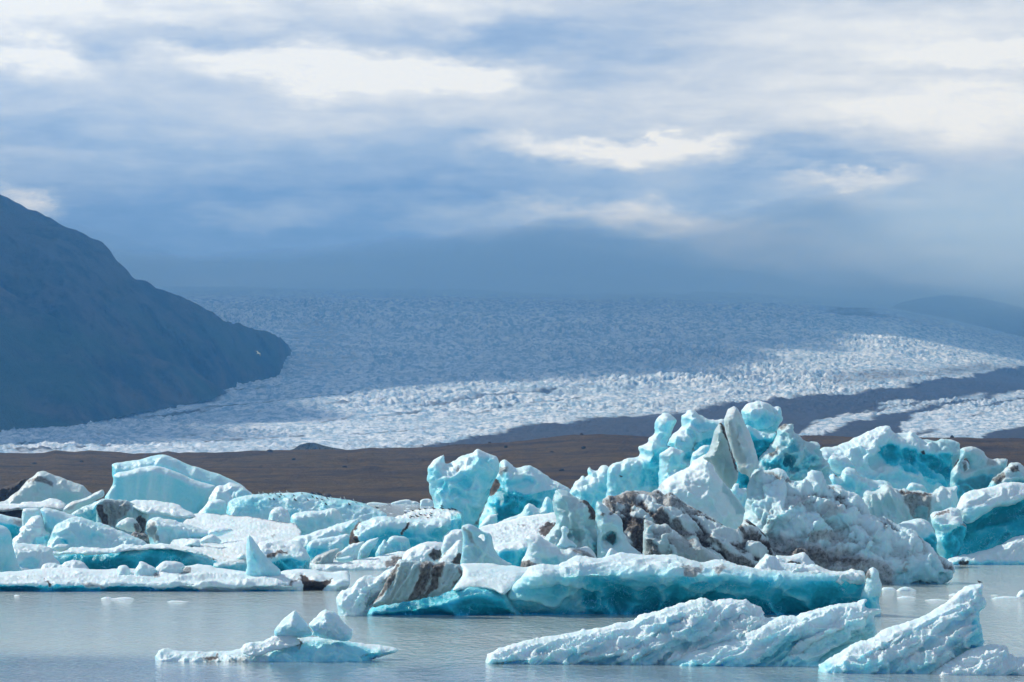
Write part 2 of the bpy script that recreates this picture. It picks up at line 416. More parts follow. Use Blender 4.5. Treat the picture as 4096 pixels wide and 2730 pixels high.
# mountains: a top line, a foot line, a slope between them and a far side ---
def slope(name, top, foot, Dfoot, k, amp, mat, seed, x0, x1, dx=6, rows=110, wl=(.006, .0025), back=900, dmax=None):
    xs = np.arange(x0, x1, dx)
    yt = np.interp(xs, top[:, 0], top[:, 1]); yf = np.interp(xs, foot[:, 0], foot[:, 1]); yt = np.minimum(yt, yf - 2)
    Df = np.interp(xs, Dfoot[0], Dfoot[1])
    t = np.concatenate([np.linspace(0, 1, rows), 1 + np.linspace(.03, 1, 14)])
    T, X = np.meshgrid(t, xs, indexing='ij')
    tt = np.minimum(T, 1)
    Yp = yf + (yt - yf) * tt
    D = Df + (yf - Yp) * k
    P = at(X, Yp, D)
    P[..., 1] += (T > 1) * (T - 1) * back; P[..., 2] -= np.maximum(T - 1, 0) ** 1.2 * (P[..., 2] + 30)
    # near the top the slope rounds off
    q = P.reshape(-1, 3)
    g1 = fbm(q * [wl[0], wl[0] * .4, wl[0] * .35] + seed, 5, .5, 'ridge').reshape(T.shape)
    g2 = fbm(q * wl[1] + seed, 4).reshape(T.shape)
    env = np.clip(4 * tt * (1.04 - tt), .12, 1)
    P[..., 1] += -(g1 * amp + g2 * amp * 1.6) * env
    P[..., 2] += g1 * amp * .12 * env + fbm(q * .02, 3).reshape(T.shape) * amp * .05
    # the far side ends under the ice
    o = new_mesh(name, P.reshape(-1, 3), grid_faces(len(xs), len(t)), mat); tag(o, kind='structure')
    return o
top = S('m1', [-3000, -150, -1800, -130, -1100, -180, -400, -60, -100, 75, 0, 115, 70, 140, 150, 180, 250, 225, 340, 275, 420, 305, 500, 345, 560, 375, 600, 415, 640, 470, 700, 525, 740, 570, 800, 585, 850, 615, 950, 655, 1050, 700, 1150, 745,
               1230, 795, 1320, 822, 1420, 845, 1500, 875, 1560, 915, 1600, 968])
foot = S('m1', [-3000, 1425, -400, 1410, 0, 1399, 150, 1381, 400, 1370, 700, 1306, 1000, 1256, 1150, 1221, 1300, 1166, 1500, 1116, 1560, 1040, 1600, 962])
slope('mountain', top, foot, (foot[:, 0], glacier_D(foot[:, 1]) + 20), 1.25, 150, M_MOUNT, 3.1, -2190, 1168)
top2 = S('m1', [-3000, 200, -1500, 330, -400, 470, -100, 560, 0, 610, 170, 710, 350, 810, 550, 905, 700, 965, 800, 990, 950, 1030, 1100, 1100, 1250, 1190, 1300, 1180])
foot2 = foot[:10] + [0, 4]
slope('foothill', top2, foot2, (foot2[:, 0], glacier_D(foot2[:, 1]) - 40), 1.15, 70, M_FOOT, 8.4, -2190, 950)
top3 = S('m3', [1450, 330, 1550, 262, 1700, 225, 1880, 206, 2050, 222, 2200, 250, 2353, 290, 2600, 330, 3400, 300, 5600, 250])
foot3 = S('m3', [1450, 350, 1750, 400, 1900, 450, 2100, 490, 2353, 540, 2600, 560, 3400, 600, 5600, 640])
slope('hill', top3, foot3, ([3500, 4300, 6200], [9600, 9300, 9000]), 2.2, 60, M_MOUNT, 5.7, 3525, 6100)
top4 = S('c2', [330, 125, 400, 100, 450, 65, 520, 50, 580, 50, 640, 70, 720, 90, 830, 105, 900, 125])
foot4 = S('c2', [330, 150, 900, 150])
slope('hill', top4, foot4, ([1100, 1500], [2950, 2950]), 1.0, 8, M_MOUNT, 2.7, 1150, 1402, 3, 40, (.03, .012), 250)

# haze ----------------------------------------------------------------------
def build_haze():
    x0, x1, y0, y1, z0, z1 = -7000, 7000, -300, 11800, -3, 735
    v = [(x, y, z) for z in (z0, z1) for y in (y0, y1) for x in (x0, x1)]
    f = [(0, 2, 3, 1), (4, 5, 7, 6), (0, 1, 5, 4), (2, 6, 7, 3), (0, 4, 6, 2), (1, 3, 7, 5)]
    m = bpy.data.materials.new('haze_air'); m.use_nodes = True; n = NT(m.node_tree)
    m.node_tree.nodes.remove(m.node_tree.nodes['Principled BSDF'])
    pv = n.node('ShaderNodeVolumePrincipled')
    pv.inputs['Color'].default_value = (.13, .46, 1, 1); pv.inputs['Absorption Color'].default_value = (1, 1, 1, 1)
    pv.inputs['Density'].default_value = 0.90e-4; pv.inputs['Anisotropy'].default_value = .7
    n.l.new(pv.outputs[0], m.node_tree.nodes['Material Output'].inputs['Volume'])
    o = new_mesh('haze', v, f, m, smooth=False); tag(o, kind='stuff')
build_haze()

# low cloud bank that lies on the ice cap and swallows the upper edge of the glacier
def build_cloud_bank():
    xs = np.linspace(-5200, 5200, 70); tv = np.linspace(0, 1, 34)
    X, TV = np.meshgrid(xs, tv); Y0 = 7700 - 1000 * sstep(500, 1500, X); Y = Y0 + TV * (11700 - Y0); ys = tv
    q = np.stack([X.ravel(), Y.ravel(), 0 * X.ravel()], -1)
    e = (np.clip((X + 5200) / 900, 0, 1) * np.clip((5200 - X) / 900, 0, 1) * np.clip((Y - Y0) / 700, 0, 1) * np.clip((11700 - Y) / 500, 0, 1)) ** .5
    n = fbm(q * [.0011, .0008, 1], 4).reshape(X.shape); n2 = fbm(q * [.0009, .0007, 1] + 9, 4).reshape(X.shape)
    mid = 600.
    lo = mid - (70 + 45 * n + 112 * sstep(500, 1500, X)) * e; up = mid + np.clip(110 + 330 * n2, 15, 400) * e
    f = grid_faces(len(xs), len(ys)); N = X.size
    V = np.concatenate([np.stack([X, Y, up], -1).reshape(-1, 3), np.stack([X, Y, lo], -1).reshape(-1, 3)])
    m = bpy.data.materials.new('low_cloud'); m.use_nodes = True; n_ = NT(m.node_tree)
    m.node_tree.nodes.remove(m.node_tree.nodes['Principled BSDF'])
    pv = n_.node('ShaderNodeVolumePrincipled')
    pv.inputs['Color'].default_value = (.66, .85, 1, 1); pv.inputs['Density'].default_value = 8.5e-4
    n_.l.new(pv.outputs[0], m.node_tree.nodes['Material Output'].inputs['Volume'])
    nx, ny = len(xs), len(ys); i = np.arange(N).reshape(ny, nx)
    rim = np.concatenate([i[0, :-1], i[:-1, -1], i[-1, :0:-1], i[:0:-1, 0]]); nxt = np.roll(rim, -1)
    side = np.stack([rim, rim + N, nxt + N, nxt], -1)
    o = new_mesh('cloud_bank', V, np.concatenate([f, (f + N)[:, ::-1], side]), m); tag(o, kind='stuff')
build_cloud_bank()
# ------------------------------------------------------------------ solid bodies from an outline
def fill(out, step, holes=()):
    """triangulated inside of an outline: points, triangles, number of rim points, distance to the rim"""
    lo, hi = out.min(0), out.max(0)
    gx = np.arange(lo[0] + step * .5, hi[0], step); gy = np.arange(lo[1] + step * .5, hi[1], step * .9)
    X, Y = np.meshgrid(gx, gy); X = X + (np.arange(len(gy)) % 2)[:, None] * step * .5
    q = np.stack([X.ravel(), Y.ravel()], -1) + rng.uniform(-.22, .22, (X.size, 2)) * step
    ok = inside(out, q)
    for h in holes: ok &= ~inside(h, q)
    q = q[ok]
    d = seg_dist(out, q, True)
    for h in holes: d = np.minimum(d, seg_dist(h, q, True))
    k = d > step * .55; q = q[k]; d = d[k]
    rims = [out, *holes]; rim = np.concatenate(rims); n = len(rim)
    ed = []; s = 0
    for r in rims:
        ed += [(s + i, s + (i + 1) % len(r)) for i in range(len(r))]; s += len(r)
    P = np.concatenate([rim, q])
    vs, es, fs, ov, oe, of = delaunay_2d_cdt([Vector(p) for p in P], ed, [], 0, 1e-6, True)
    vs = np.array([(v[0], v[1]) for v in vs]); fs = np.array([f for f in fs if len(f) == 3])
    cen = vs[fs].mean(1); ok = inside(out, cen)
    for h in holes: ok &= ~inside(h, cen)
    fs = fs[ok]
    # make all triangles wind the same way
    a, b, c = vs[fs[:, 0]], vs[fs[:, 1]], vs[fs[:, 2]]
    cr = (b[:, 0] - a[:, 0]) * (c[:, 1] - a[:, 1]) - (b[:, 1] - a[:, 1]) * (c[:, 0] - a[:, 0])
    fs[cr < 0] = fs[cr < 0][:, ::-1]
    dd = np.zeros(len(vs))
    isr = np.array([any(i < n for i in o_) for o_ in ov])
    src = np.array([min((i - n for i in o_ if i >= n), default=-1) for o_ in ov])
    m = (~isr) & (src >= 0); dd[m] = d[src[m]]
    return vs, fs, isr, dd
def normals(v, f):
    a, b, c = v[f[:, 0]], v[f[:, 1]], v[f[:, 2]]
    fn = np.cross(b - a, c - a); n = np.zeros_like(v)
    for k in range(3): np.add.at(n, f[:, k], fn)
    return n / np.maximum(np.linalg.norm(n, axis=1), 1e-12)[:, None]
def smooth_field(x, f, n):
    """average a per-point field over neighbouring points"""
    e = np.concatenate([f[:, [0, 1]], f[:, [1, 2]], f[:, [2, 0]]]); e = np.concatenate([e, e[:, ::-1]])
    cnt = np.bincount(e[:, 0], minlength=len(x)).astype(float) + 1
    x = x.copy()
    for _ in range(n):
        if x.ndim == 1: x = (x + np.bincount(e[:, 0], x[e[:, 1]], len(x))) / cnt
        else: x = np.stack([(x[:, k] + np.bincount(e[:, 0], x[e[:, 1], k], len(x))) / cnt for k in range(x.shape[1])], -1)
    return x

def lobe(name, mat, crop, pts, D, T=3., R=2.5, lean=0., back=None, ridges=(), blue=.3, dirt=0., grey=0., patches=(), holes=(),
         rough=.35, wl=2.2, kind='fbm', aniso=None, rot=0., edge=1.0, chk=1, step=5., fine=.14, crust=.7, silt=0., parent=None, seed=None, prof=1.7, under=0., tintvar=.18):
    """A body of ice.  pts: outline read off the photograph (crop coordinates); D: distance of its middle plane in metres;
    T: how far its face bulges; R: width of the rounded rim; lean: how far the face lies back per metre of height
    (a number, or pairs of photo row and metres); ridges: (points, metres, width) raised or cut lines;
    patches: (points, softness, blue, dirt, grey) areas of other ice or painted-in shade."""
    seed = (len(bpy.data.objects) * 7.31 + 1.7) if seed is None else seed
    k = CR[crop][2]; R = R * .72
    out = S(crop, pts); out = chaikin(out, chk); out = resample(out, step)
    mpp = D / FPX                                     # metres per photo pixel
    w3 = np.stack([out[:, 0] * mpp, out[:, 1] * mpp, 0 * out[:, 0] + seed], -1)
    w3 = w3 * 380 / D; nx = np.stack([fbm(w3 * .6, 5, .6), fbm(w3 * .6 + 31, 5, .6)], -1)
    out = out + nx * edge * .0017 * D / mpp * np.clip(T, .3, 1.5) / 1.5
    hs = []
    for h in holes:
        hh = resample(chaikin(S(crop, h), 1), step); hs.append(hh)
    v2, f, isr, d = fill(out, step, hs)
    N = len(v2); dm = d * mpp
    if isinstance(lean, (int, float)):
        off = lean * (v2[:, 1].max() - v2[:, 1]) * mpp
    else:
        L = np.array(lean, float); rows = CR[crop][1] + L[:, 0] / k; o_ = np.argsort(rows)
        off = np.interp(v2[:, 1], rows[o_], L[o_, 1])
    P = at(v2[:, 0], v2[:, 1], D + off)
    e = np.clip(dm / R, 0, 1); dome = (1 - (1 - e) ** prof) ** (1 / prof)
    b = T * dome
    for r in ridges:
        dist = seg_dist(S(crop, r[0]), v2) * mpp
        if len(r) > 3 and r[3] == 'g': b = b + r[1] * np.exp(-(dist / r[2]) ** 2) * np.clip(dm / .8, 0, 1)
        else: b = b + r[1] * np.exp(-dist / r[2]) * np.clip(dm / .8, 0, 1)
    big = fbm(np.stack([P[:, 0], P[:, 2], 0 * P[:, 0] + seed], -1) / (wl * 3.2), 3)
    b = b + big * T * .45 * dome
    Fp = P.copy(); Fp[:, 1] -= b
    tb = T * .8 if back is None else back
    Bp = P.copy(); Bp[:, 1] += tb * dome * (1 + .5 * big) + .02 * (~isr)
    if under:                                          # overhanging foot: draws the lower face back
        zz = np.clip(1 - (Fp[:, 2]) / max(under, .1), 0, 1); Fp[:, 1] += zz * np.minimum(T * .6, b * .7)
    # surface relief along the normal
    n = normals(Fp, f)
    if n[:, 1].mean() > 0: f = f[:, ::-1]; n = -n
    n0 = smooth_field(n, f, 6)
    q = Fp.copy()
    if rot:
        c_, s_ = math.cos(rot), math.sin(rot)
        q[:, 0], q[:, 2] = c_ * Fp[:, 0] + s_ * Fp[:, 2], -s_ * Fp[:, 0] + c_ * Fp[:, 2]
    if aniso is not None: q = q * np.array(aniso)
    if kind == 'fbm': h0 = .45 * fbm(q / wl + seed, 4, .5) + .75 * melt(q / (wl * 1.25) + seed); h = h0 * rough * 2.9
    elif kind == 'ridge': h0 = .35 * fbm(q / wl + seed, 4, .5, 'ridge') + .8 * melt(q / wl + seed); h = h0 * rough * 1.5
    else: h0 = fbm(q / wl + seed, 5, .54, kind); h = h0 * rough * 1.25
    fw = .75 * D / 350; hf = fbm(Fp / fw + seed, 3, .6, 'ridge') * fine * (.6 + .4 * D / 350)
    damp = np.where(isr, .25, np.clip(dm / .7, .25, 1))
    Fp = Fp + n * ((h + hf) * damp)[:, None]
    # rim points are shared by face and back
    idx = np.full(N, -1); nb = np.where(~isr)[0]; idx[nb] = N + np.arange(len(nb)); idx[isr] = np.where(isr)[0]
    V = np.concatenate([Fp, Bp[nb]]); F = np.concatenate([f, idx[f][:, ::-1]])
    # colour of the ice: white weathered crust on what faces the sky, clear blue on broken faces, silt
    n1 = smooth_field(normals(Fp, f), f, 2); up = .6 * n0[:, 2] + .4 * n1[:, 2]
    tv = fbm(Fp / (wl * 1.6) + seed + 50, 3)
    bl = np.full(N, float(blue) + .04) + tv * tintvar; di = np.full(N, float(dirt)); gr = np.full(N, float(grey))
    di = di + silt * sstep(-.02, -.36, h0) * (.6 + .8 * sstep(-.3, .4, tv)); keep = np.zeros(N)
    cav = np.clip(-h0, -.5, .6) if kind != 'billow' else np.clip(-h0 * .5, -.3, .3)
    wq = v2 + np.stack([fbm(Fp / 1.5 + seed, 4, .6), fbm(Fp / 1.5 + seed + 9, 4, .6)], -1) * .55 / mpp
    for p in patches:
        pp = S(crop, p[0]); sd_ = max(p[1] / k, 1.)
        m = sstep(-sd_, sd_, signed(pp, wq))
        keep = keep * (1 - m) + m * (p[2] > .34)
        bl = bl * (1 - m) + p[2] * m; di = di * (1 - m) + p[3] * m  # besides dirt, this value paints the shade in caves and cracks
        if len(p) > 4: gr = gr * (1 - m) + p[4] * m
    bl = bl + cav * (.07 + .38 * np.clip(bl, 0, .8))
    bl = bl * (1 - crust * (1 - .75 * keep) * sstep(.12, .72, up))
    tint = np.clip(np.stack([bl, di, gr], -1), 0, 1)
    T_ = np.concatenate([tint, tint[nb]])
    org = np.array([Fp[:, 0].mean(), D, max(0, Fp[:, 2].min())])
    if parent is not None: org = np.array(parent.location)
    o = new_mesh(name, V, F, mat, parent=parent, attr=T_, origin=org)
    return o

# ------------------------------------------------------------------ ice
def mat_ice():
    m, n, b = material('glacier_berg_ice')
    a = n.node('ShaderNodeAttribute', attribute_name='tint').outputs['Color']
    s = n.node('ShaderNodeSeparateColor'); n.put(s.inputs[0], a)
    g = n.node('ShaderNodeNewGeometry').outputs['Position']
    f = n.noise(g, 2.2, 6, .65).outputs[0]
    f2 = n.noise(g, 9., 4, .7).outputs[0]
    bl = n.m('ADD', s.outputs[0], n.m('MULTIPLY', n.m('SUBTRACT', f, .5), .22))
    # healed fractures run through the clear ice as pale lines
    dist = n.vm('ADD', g, n.vm('MULTIPLY', n.noise(g, .5, 3, .6).outputs['Color'], (3., 3., 3.)))
    vo = n.node('ShaderNodeTexVoronoi', feature='DISTANCE_TO_EDGE'); n.put(vo.inputs['Vector'], n.scale(dist, (.30, .30, .16)))
    crk = n.m('MULTIPLY', n.ss(vo.outputs['Distance'], .030, .004), n.ss(n.noise(g, .35, 2, .5).outputs[0], .44, .58))
    bl = n.m('SUBTRACT', bl, n.m('MULTIPLY', crk, n.m('MULTIPLY', s.outputs[0], .45)))
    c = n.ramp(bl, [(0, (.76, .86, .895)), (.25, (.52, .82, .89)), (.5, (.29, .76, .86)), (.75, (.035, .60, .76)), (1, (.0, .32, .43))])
    c = n.mix(s.outputs[2], c, (.31, .39, .38))
    c = n.mix(n.m('MULTIPLY', n.ss(s.outputs[1], .04, .8), .85), c, (.15, .125, .115))
    d = n.m('ADD', s.outputs[1], n.m('MULTIPLY', n.m('SUBTRACT', f, .5), 1.3))
    d = n.m('ADD', d, n.m('MULTIPLY', n.m('SUBTRACT', f2, .5), .5))
    d = n.m('MULTIPLY', n.ss(d, .30, .95), n.ss(s.outputs[1], .02, .2))
    c = n.mix(d, c, n.mix(n.ss(f2, .35, .65), (.014, .011, .010), (.062, .050, .043)))
    n.put(b.inputs['Base Color'], c)
    n.put(b.inputs['Roughness'], n.m('ADD', n.m('SUBTRACT', .40, n.m('MULTIPLY', s.outputs[0], .22)), n.m('MULTIPLY', d, .4)))
    b.inputs['IOR'].default_value = 1.31
    n.put(b.inputs['Subsurface Weight'], n.m('MULTIPLY', n.m('SUBTRACT', 1., d), n.m('ADD', .45, n.m('MULTIPLY', s.outputs[0], .5))))
    b.inputs['Subsurface Radius'].default_value = (.25, .75, 1.0); n.put(b.inputs['Subsurface Scale'], n.m('ADD', .40, n.m('MULTIPLY', s.outputs[0], 1.1)))
    b.subsurface_method = 'RANDOM_WALK'
    bp = n.node('ShaderNodeBump'); n.put(bp.inputs['Height'], n.m('ADD', n.m('MULTIPLY', f, .5), n.m('MULTIPLY', f2, .35)))
    bp.inputs['Distance'].default_value = .4; bp.inputs['Strength'].default_value = .5
    n.put(b.inputs['Normal'], bp.outputs[0])
    return m
M_ICE = mat_ice()

# clouds overhead: they stand above the frame and shade the mountains and the upper glacier
def mat_cloud():
    m, n, b = material('cloud_white'); b.inputs['Base Color'].default_value = (.9, .9, .92, 1); b.inputs['Roughness'].default_value = 1
    b.inputs['Specular IOR Level'].default_value = 0
    a = n.node('ShaderNodeAttribute', attribute_name='tint').outputs['Color']
    s = n.node('ShaderNodeSeparateColor'); n.put(s.inputs[0], a)
    g = n.node('ShaderNodeNewGeometry').outputs['Position']
    k = n.m('ADD', s.outputs[0], n.m('MULTIPLY', n.m('SUBTRACT', n.noise(g, .0035, 5, .6).outputs[0], .5), .5))
    n.put(b.inputs['Alpha'], n.ss(k, .05, .75))             # a cloud thins out towards its rim
    return m
M_CLOUD = mat_cloud()
def cloud(shadow, z=2600., zg=200., step=160.):
    p = np.array(shadow, float).reshape(-1, 2)
    p = p + np.array([SUN_DIR.x, SUN_DIR.y]) / SUN_DIR.z * (z - zg)
    p = resample(chaikin(p, 1), step)
    q = np.stack([p[:, 0], p[:, 1], 0 * p[:, 0]], -1) * .0022
    p = p + np.stack([fbm(q, 5, .6), fbm(q + 7, 5, .6)], -1) * 190
    v2, f, isr, d = fill(p, step)
    e = np.clip(d / 900, 0, 1); dome = np.sqrt(1 - (1 - e) ** 2)
    q = np.stack([v2[:, 0], v2[:, 1], 0 * d], -1)
    up = np.stack([v2[:, 0], v2[:, 1], z + dome * 420 * (1 + .7 * fbm(q * .0014, 4, .5, 'billow'))], -1)
    lo = np.stack([v2[:, 0], v2[:, 1], z - dome * 90 * (1 + .5 * fbm(q * .001, 3))], -1)
    N = len(v2); idx = np.arange(N); nb = np.where(~isr)[0]; idx[nb] = N + np.arange(len(nb))
    dn = np.clip(d / 620, 0, 1); dn = np.stack([np.concatenate([dn, dn[nb]])] * 3, -1)
    o = new_mesh('cloud', np.concatenate([up, lo[nb]]), np.concatenate([f, idx[f][:, ::-1]]), M_CLOUD, attr=dn); tag(o, kind='stuff')
    return o
cloud([-5000, 3000, -1300, 3250, -740, 3620, -580, 4050, -480, 4750, -330, 5250, 0, 5650, 290, 5900, 500, 6250, 740, 6750, 1030, 7250, 1400, 7500, 3000, 8300, 4200, 11900, -5000, 11900])
# ------------------------------------------------------------------ the icebergs, measured off the photograph
def L(name, crop, pts, D, closed=False, **k):
    return (name, crop, list(pts), D, closed, k)
def make(l, name=None, parent=None):
    nm, crop, pts, D, closed, k = l
    k = dict(k)
    if not closed:
        ox, oy, s = CR[crop]
        yb = (HOR + (CAMZ + 1.0) * FPX / D - oy) * s
        if pts[-1] < yb: pts = pts + [pts[-2], yb]
        if pts[1] < yb: pts = [pts[0], yb] + pts
    return lobe(name or nm, M_ICE, crop, pts, D, parent=parent, **k)
def berg(label, cat, name, *lobes, group=None):
    if len(lobes) == 1:
        o = make(lobes[0], name)
    else:
        c = S(lobes[0][1], lobes[0][2]); D = lobes[0][3]
        p = at([c[:, 0].mean()], [HOR], D)[0]
        o = bpy.data.objects.new(name, None); C.objects.link(o); o.location = (p[0], D, 0); o.empty_display_size = 2
        for l in lobes: make(l, None, o)
    tag(o, label, cat, group)
    return o
W = dict(kind='billow', wl=2.4, rough=.5)             # hummocky old snow ice
SM = dict(kind='fbm', wl=3.0, rough=.30)              # smooth washed ice
SC = dict(kind='ridge', wl=1.8, rough=.38)            # scalloped, melting ice

# --- nearest water
berg('small low floe on the open water that carries two pointed white blocks', 'ice floe', 'ice_floe',
  L('floe', 'c8', [862,545,864,510,880,482,905,473,960,480,1000,485,1060,490,1100,488,1140,497,1200,497,1260,492,1340,478,1350,452,1390,440,1440,445,1480,425,1540,398,1600,390,1625,398,1645,410,1720,412,1800,412,1860,420,1930,432,1990,445,2060,452,2120,458,2180,470,2205,485,2190,505,2130,520,2090,530,2050,540], 211, T=2.2, R=1.6, lean=.9, blue=.28, step=4, rough=.18, wl=1.4, edge=.35,
    patches=[([1490,560,1500,490,1640,452,1800,434,1980,455,2120,485,2060,560],8,.50,0), ([1630,400,1652,425,1684,455,1670,468,1640,452,1622,420],4,.2,.75,.3), ([1370,484,1450,452,1474,462,1400,495],4,.2,.5,.3), ([1138,540,1160,516,1225,504,1218,518,1160,550],4,.2,.7,.3), ([1140,536,1390,522,1404,552,1150,556],5,.3,.1,.8)]),
  L('snow_hump', 'c8', [1340,500,1350,452,1390,440,1440,445,1480,425,1540,398,1600,390,1640,406,1672,455,1600,470,1520,490,1440,520,1380,520], 209.6, True, T=.5, R=1.2, lean=1.2, blue=.05, step=4, rough=.22, wl=.9, edge=.4))
berg('sharp cone of white ice, the left of the pair standing on the small near floe', 'ice block', 'ice_block',
  L('b', 'c8', [1513,405,1516,372,1560,325,1600,290,1628,263,1652,287,1690,325,1730,382,1730,412,1600,420,1530,414], 211.5, True, T=1.2, R=1.6, prof=1.3, blue=.20, step=4, edge=.25, rough=.12, wl=1., ridges=[([1628,265,1610,340,1640,410],.35,.5)], crust=.5))
berg('rounded lump of white ice, the right of the pair standing on the small near floe', 'ice block', 'ice_block',
  L('b', 'c8', [1705,348,1740,310,1780,270,1800,262,1840,268,1875,288,1892,320,1935,360,1955,382,1944,438,1860,432,1780,416,1726,404,1728,380], 212, True, T=1.3, R=1.5, prof=1.5, blue=.16, step=4, edge=.3, rough=.2, wl=.8, kind='ridge', ridges=[([1800,265,1830,330,1800,420],.3,.4), ([1875,290,1860,360,1930,420],-.25,.25)], crust=.5))
berg('long rough white ice ridge with slanting furrows, low in front of the turquoise berg', 'iceberg', 'iceberg',
  L('ridge', 'c7', [-640,745,-613,712,-535,674,-422,642,-337,631,-281,617,-182,599,-104,581,-33,577,31,562,100,545,180,535,230,500,320,480,390,450,480,430,560,405,590,404,640,430,700,407,800,415,880,445,918,487,912,505,950,515,1000,508,1060,540,1100,640,1120,700,1120,768], 208.5, T=2.4, R=2.2, lean=.45, blue=.22, step=4, kind='ridge', wl=.95, rough=.42, aniso=(.36,.8,1.1), rot=.46, fine=.16, edge=.5, tintvar=.2, patches=[([-600,745,-300,690,300,720,900,745,900,800,-600,800],14,.33,0)],
    ridges=[([-350,710,-60,600],-.4,.28,'g'), ([-150,735,60,640,330,500],-.4,.3,'g'), ([60,745,300,600,500,500],-.45,.3,'g'), ([180,750,420,610,600,470],.4,.3), ([320,755,560,620,820,480],-.5,.32,'g'), ([430,760,700,640,900,520],.45,.3), ([600,762,900,600],-.5,.3,'g')]),
  L('wing', 'c7', [380,768,470,715,560,690,700,640,840,585,960,530,1010,508,1060,512,1130,490,1230,455,1330,428,1420,432,1440,418,1490,410,1468,440,1490,464,1562,466,1552,486,1512,510,1528,560,1540,602,1500,640,1450,662,1380,712,1290,765], 206.5, T=1.8, R=1.8, lean=.3, blue=.24, step=4, kind='ridge', wl=1.1, rough=.46, aniso=(.34,.8,1.1), rot=.44, fine=.16, edge=.5, tintvar=.2, patches=[([860,745,1050,600,1110,620,1060,700,1000,775],10,.58,0,.2), ([1290,640,1500,520,1540,600,1400,720,1180,770],12,.48,0,.3), ([380,755,900,735,1300,740,1300,800,380,800],10,.5,0)],
    ridges=[([850,740,1000,620,1120,560],.5,.35), ([1040,750,1150,650,1300,580,1480,500],.55,.35), ([1100,640,1060,700],-.7,.5,'g')]))
berg('white fin of rough ice with a steep right edge and one bird on its tip', 'iceberg', 'iceberg',
  L('fin', 'c7', [1210,782,1250,757,1330,710,1400,660,1500,630,1600,570,1700,540,1800,500,1900,450,1960,395,2010,350,2060,330,2125,316,2120,370,2136,415,2143,450,2110,490,2105,540,2126,590,2131,640,2118,676,2200,690,2300,760,2350,830], 199, T=2.0, R=2.4, lean=.4, blue=.20, step=4, kind='ridge', wl=.9, rough=.36, aniso=(.42,.9,1.1), rot=.5, fine=.16, edge=.5, tintvar=.18, patches=[([2060,470,2150,430,2150,700,2030,690],12,.5,0), ([1210,770,1500,735,2100,790,2300,830,1200,840],12,.4,0)],  # right edge tinted bluer to paint its shade
    ridges=[([1450,740,1800,560,2050,400],-.4,.3,'g'), ([1600,780,1900,600,2100,440],-.45,.32,'g'), ([1350,750,1650,600,1900,470],.35,.3), ([1750,780,2000,640,2120,560],.4,.3), ([1850,790,2060,680],-.4,.28,'g')]),
  L('foot', 'c7', [1830,825,1900,775,1960,742,2050,692,2110,680,2180,660,2255,672,2275,720,2353,732,2440,745,2520,760], 197, T=1.6, R=1.6, lean=.5, blue=.14, step=4, kind='ridge', wl=.9, rough=.34, aniso=(.42,.9,1.1), rot=.45, fine=.16, edge=.5, tintvar=.25))

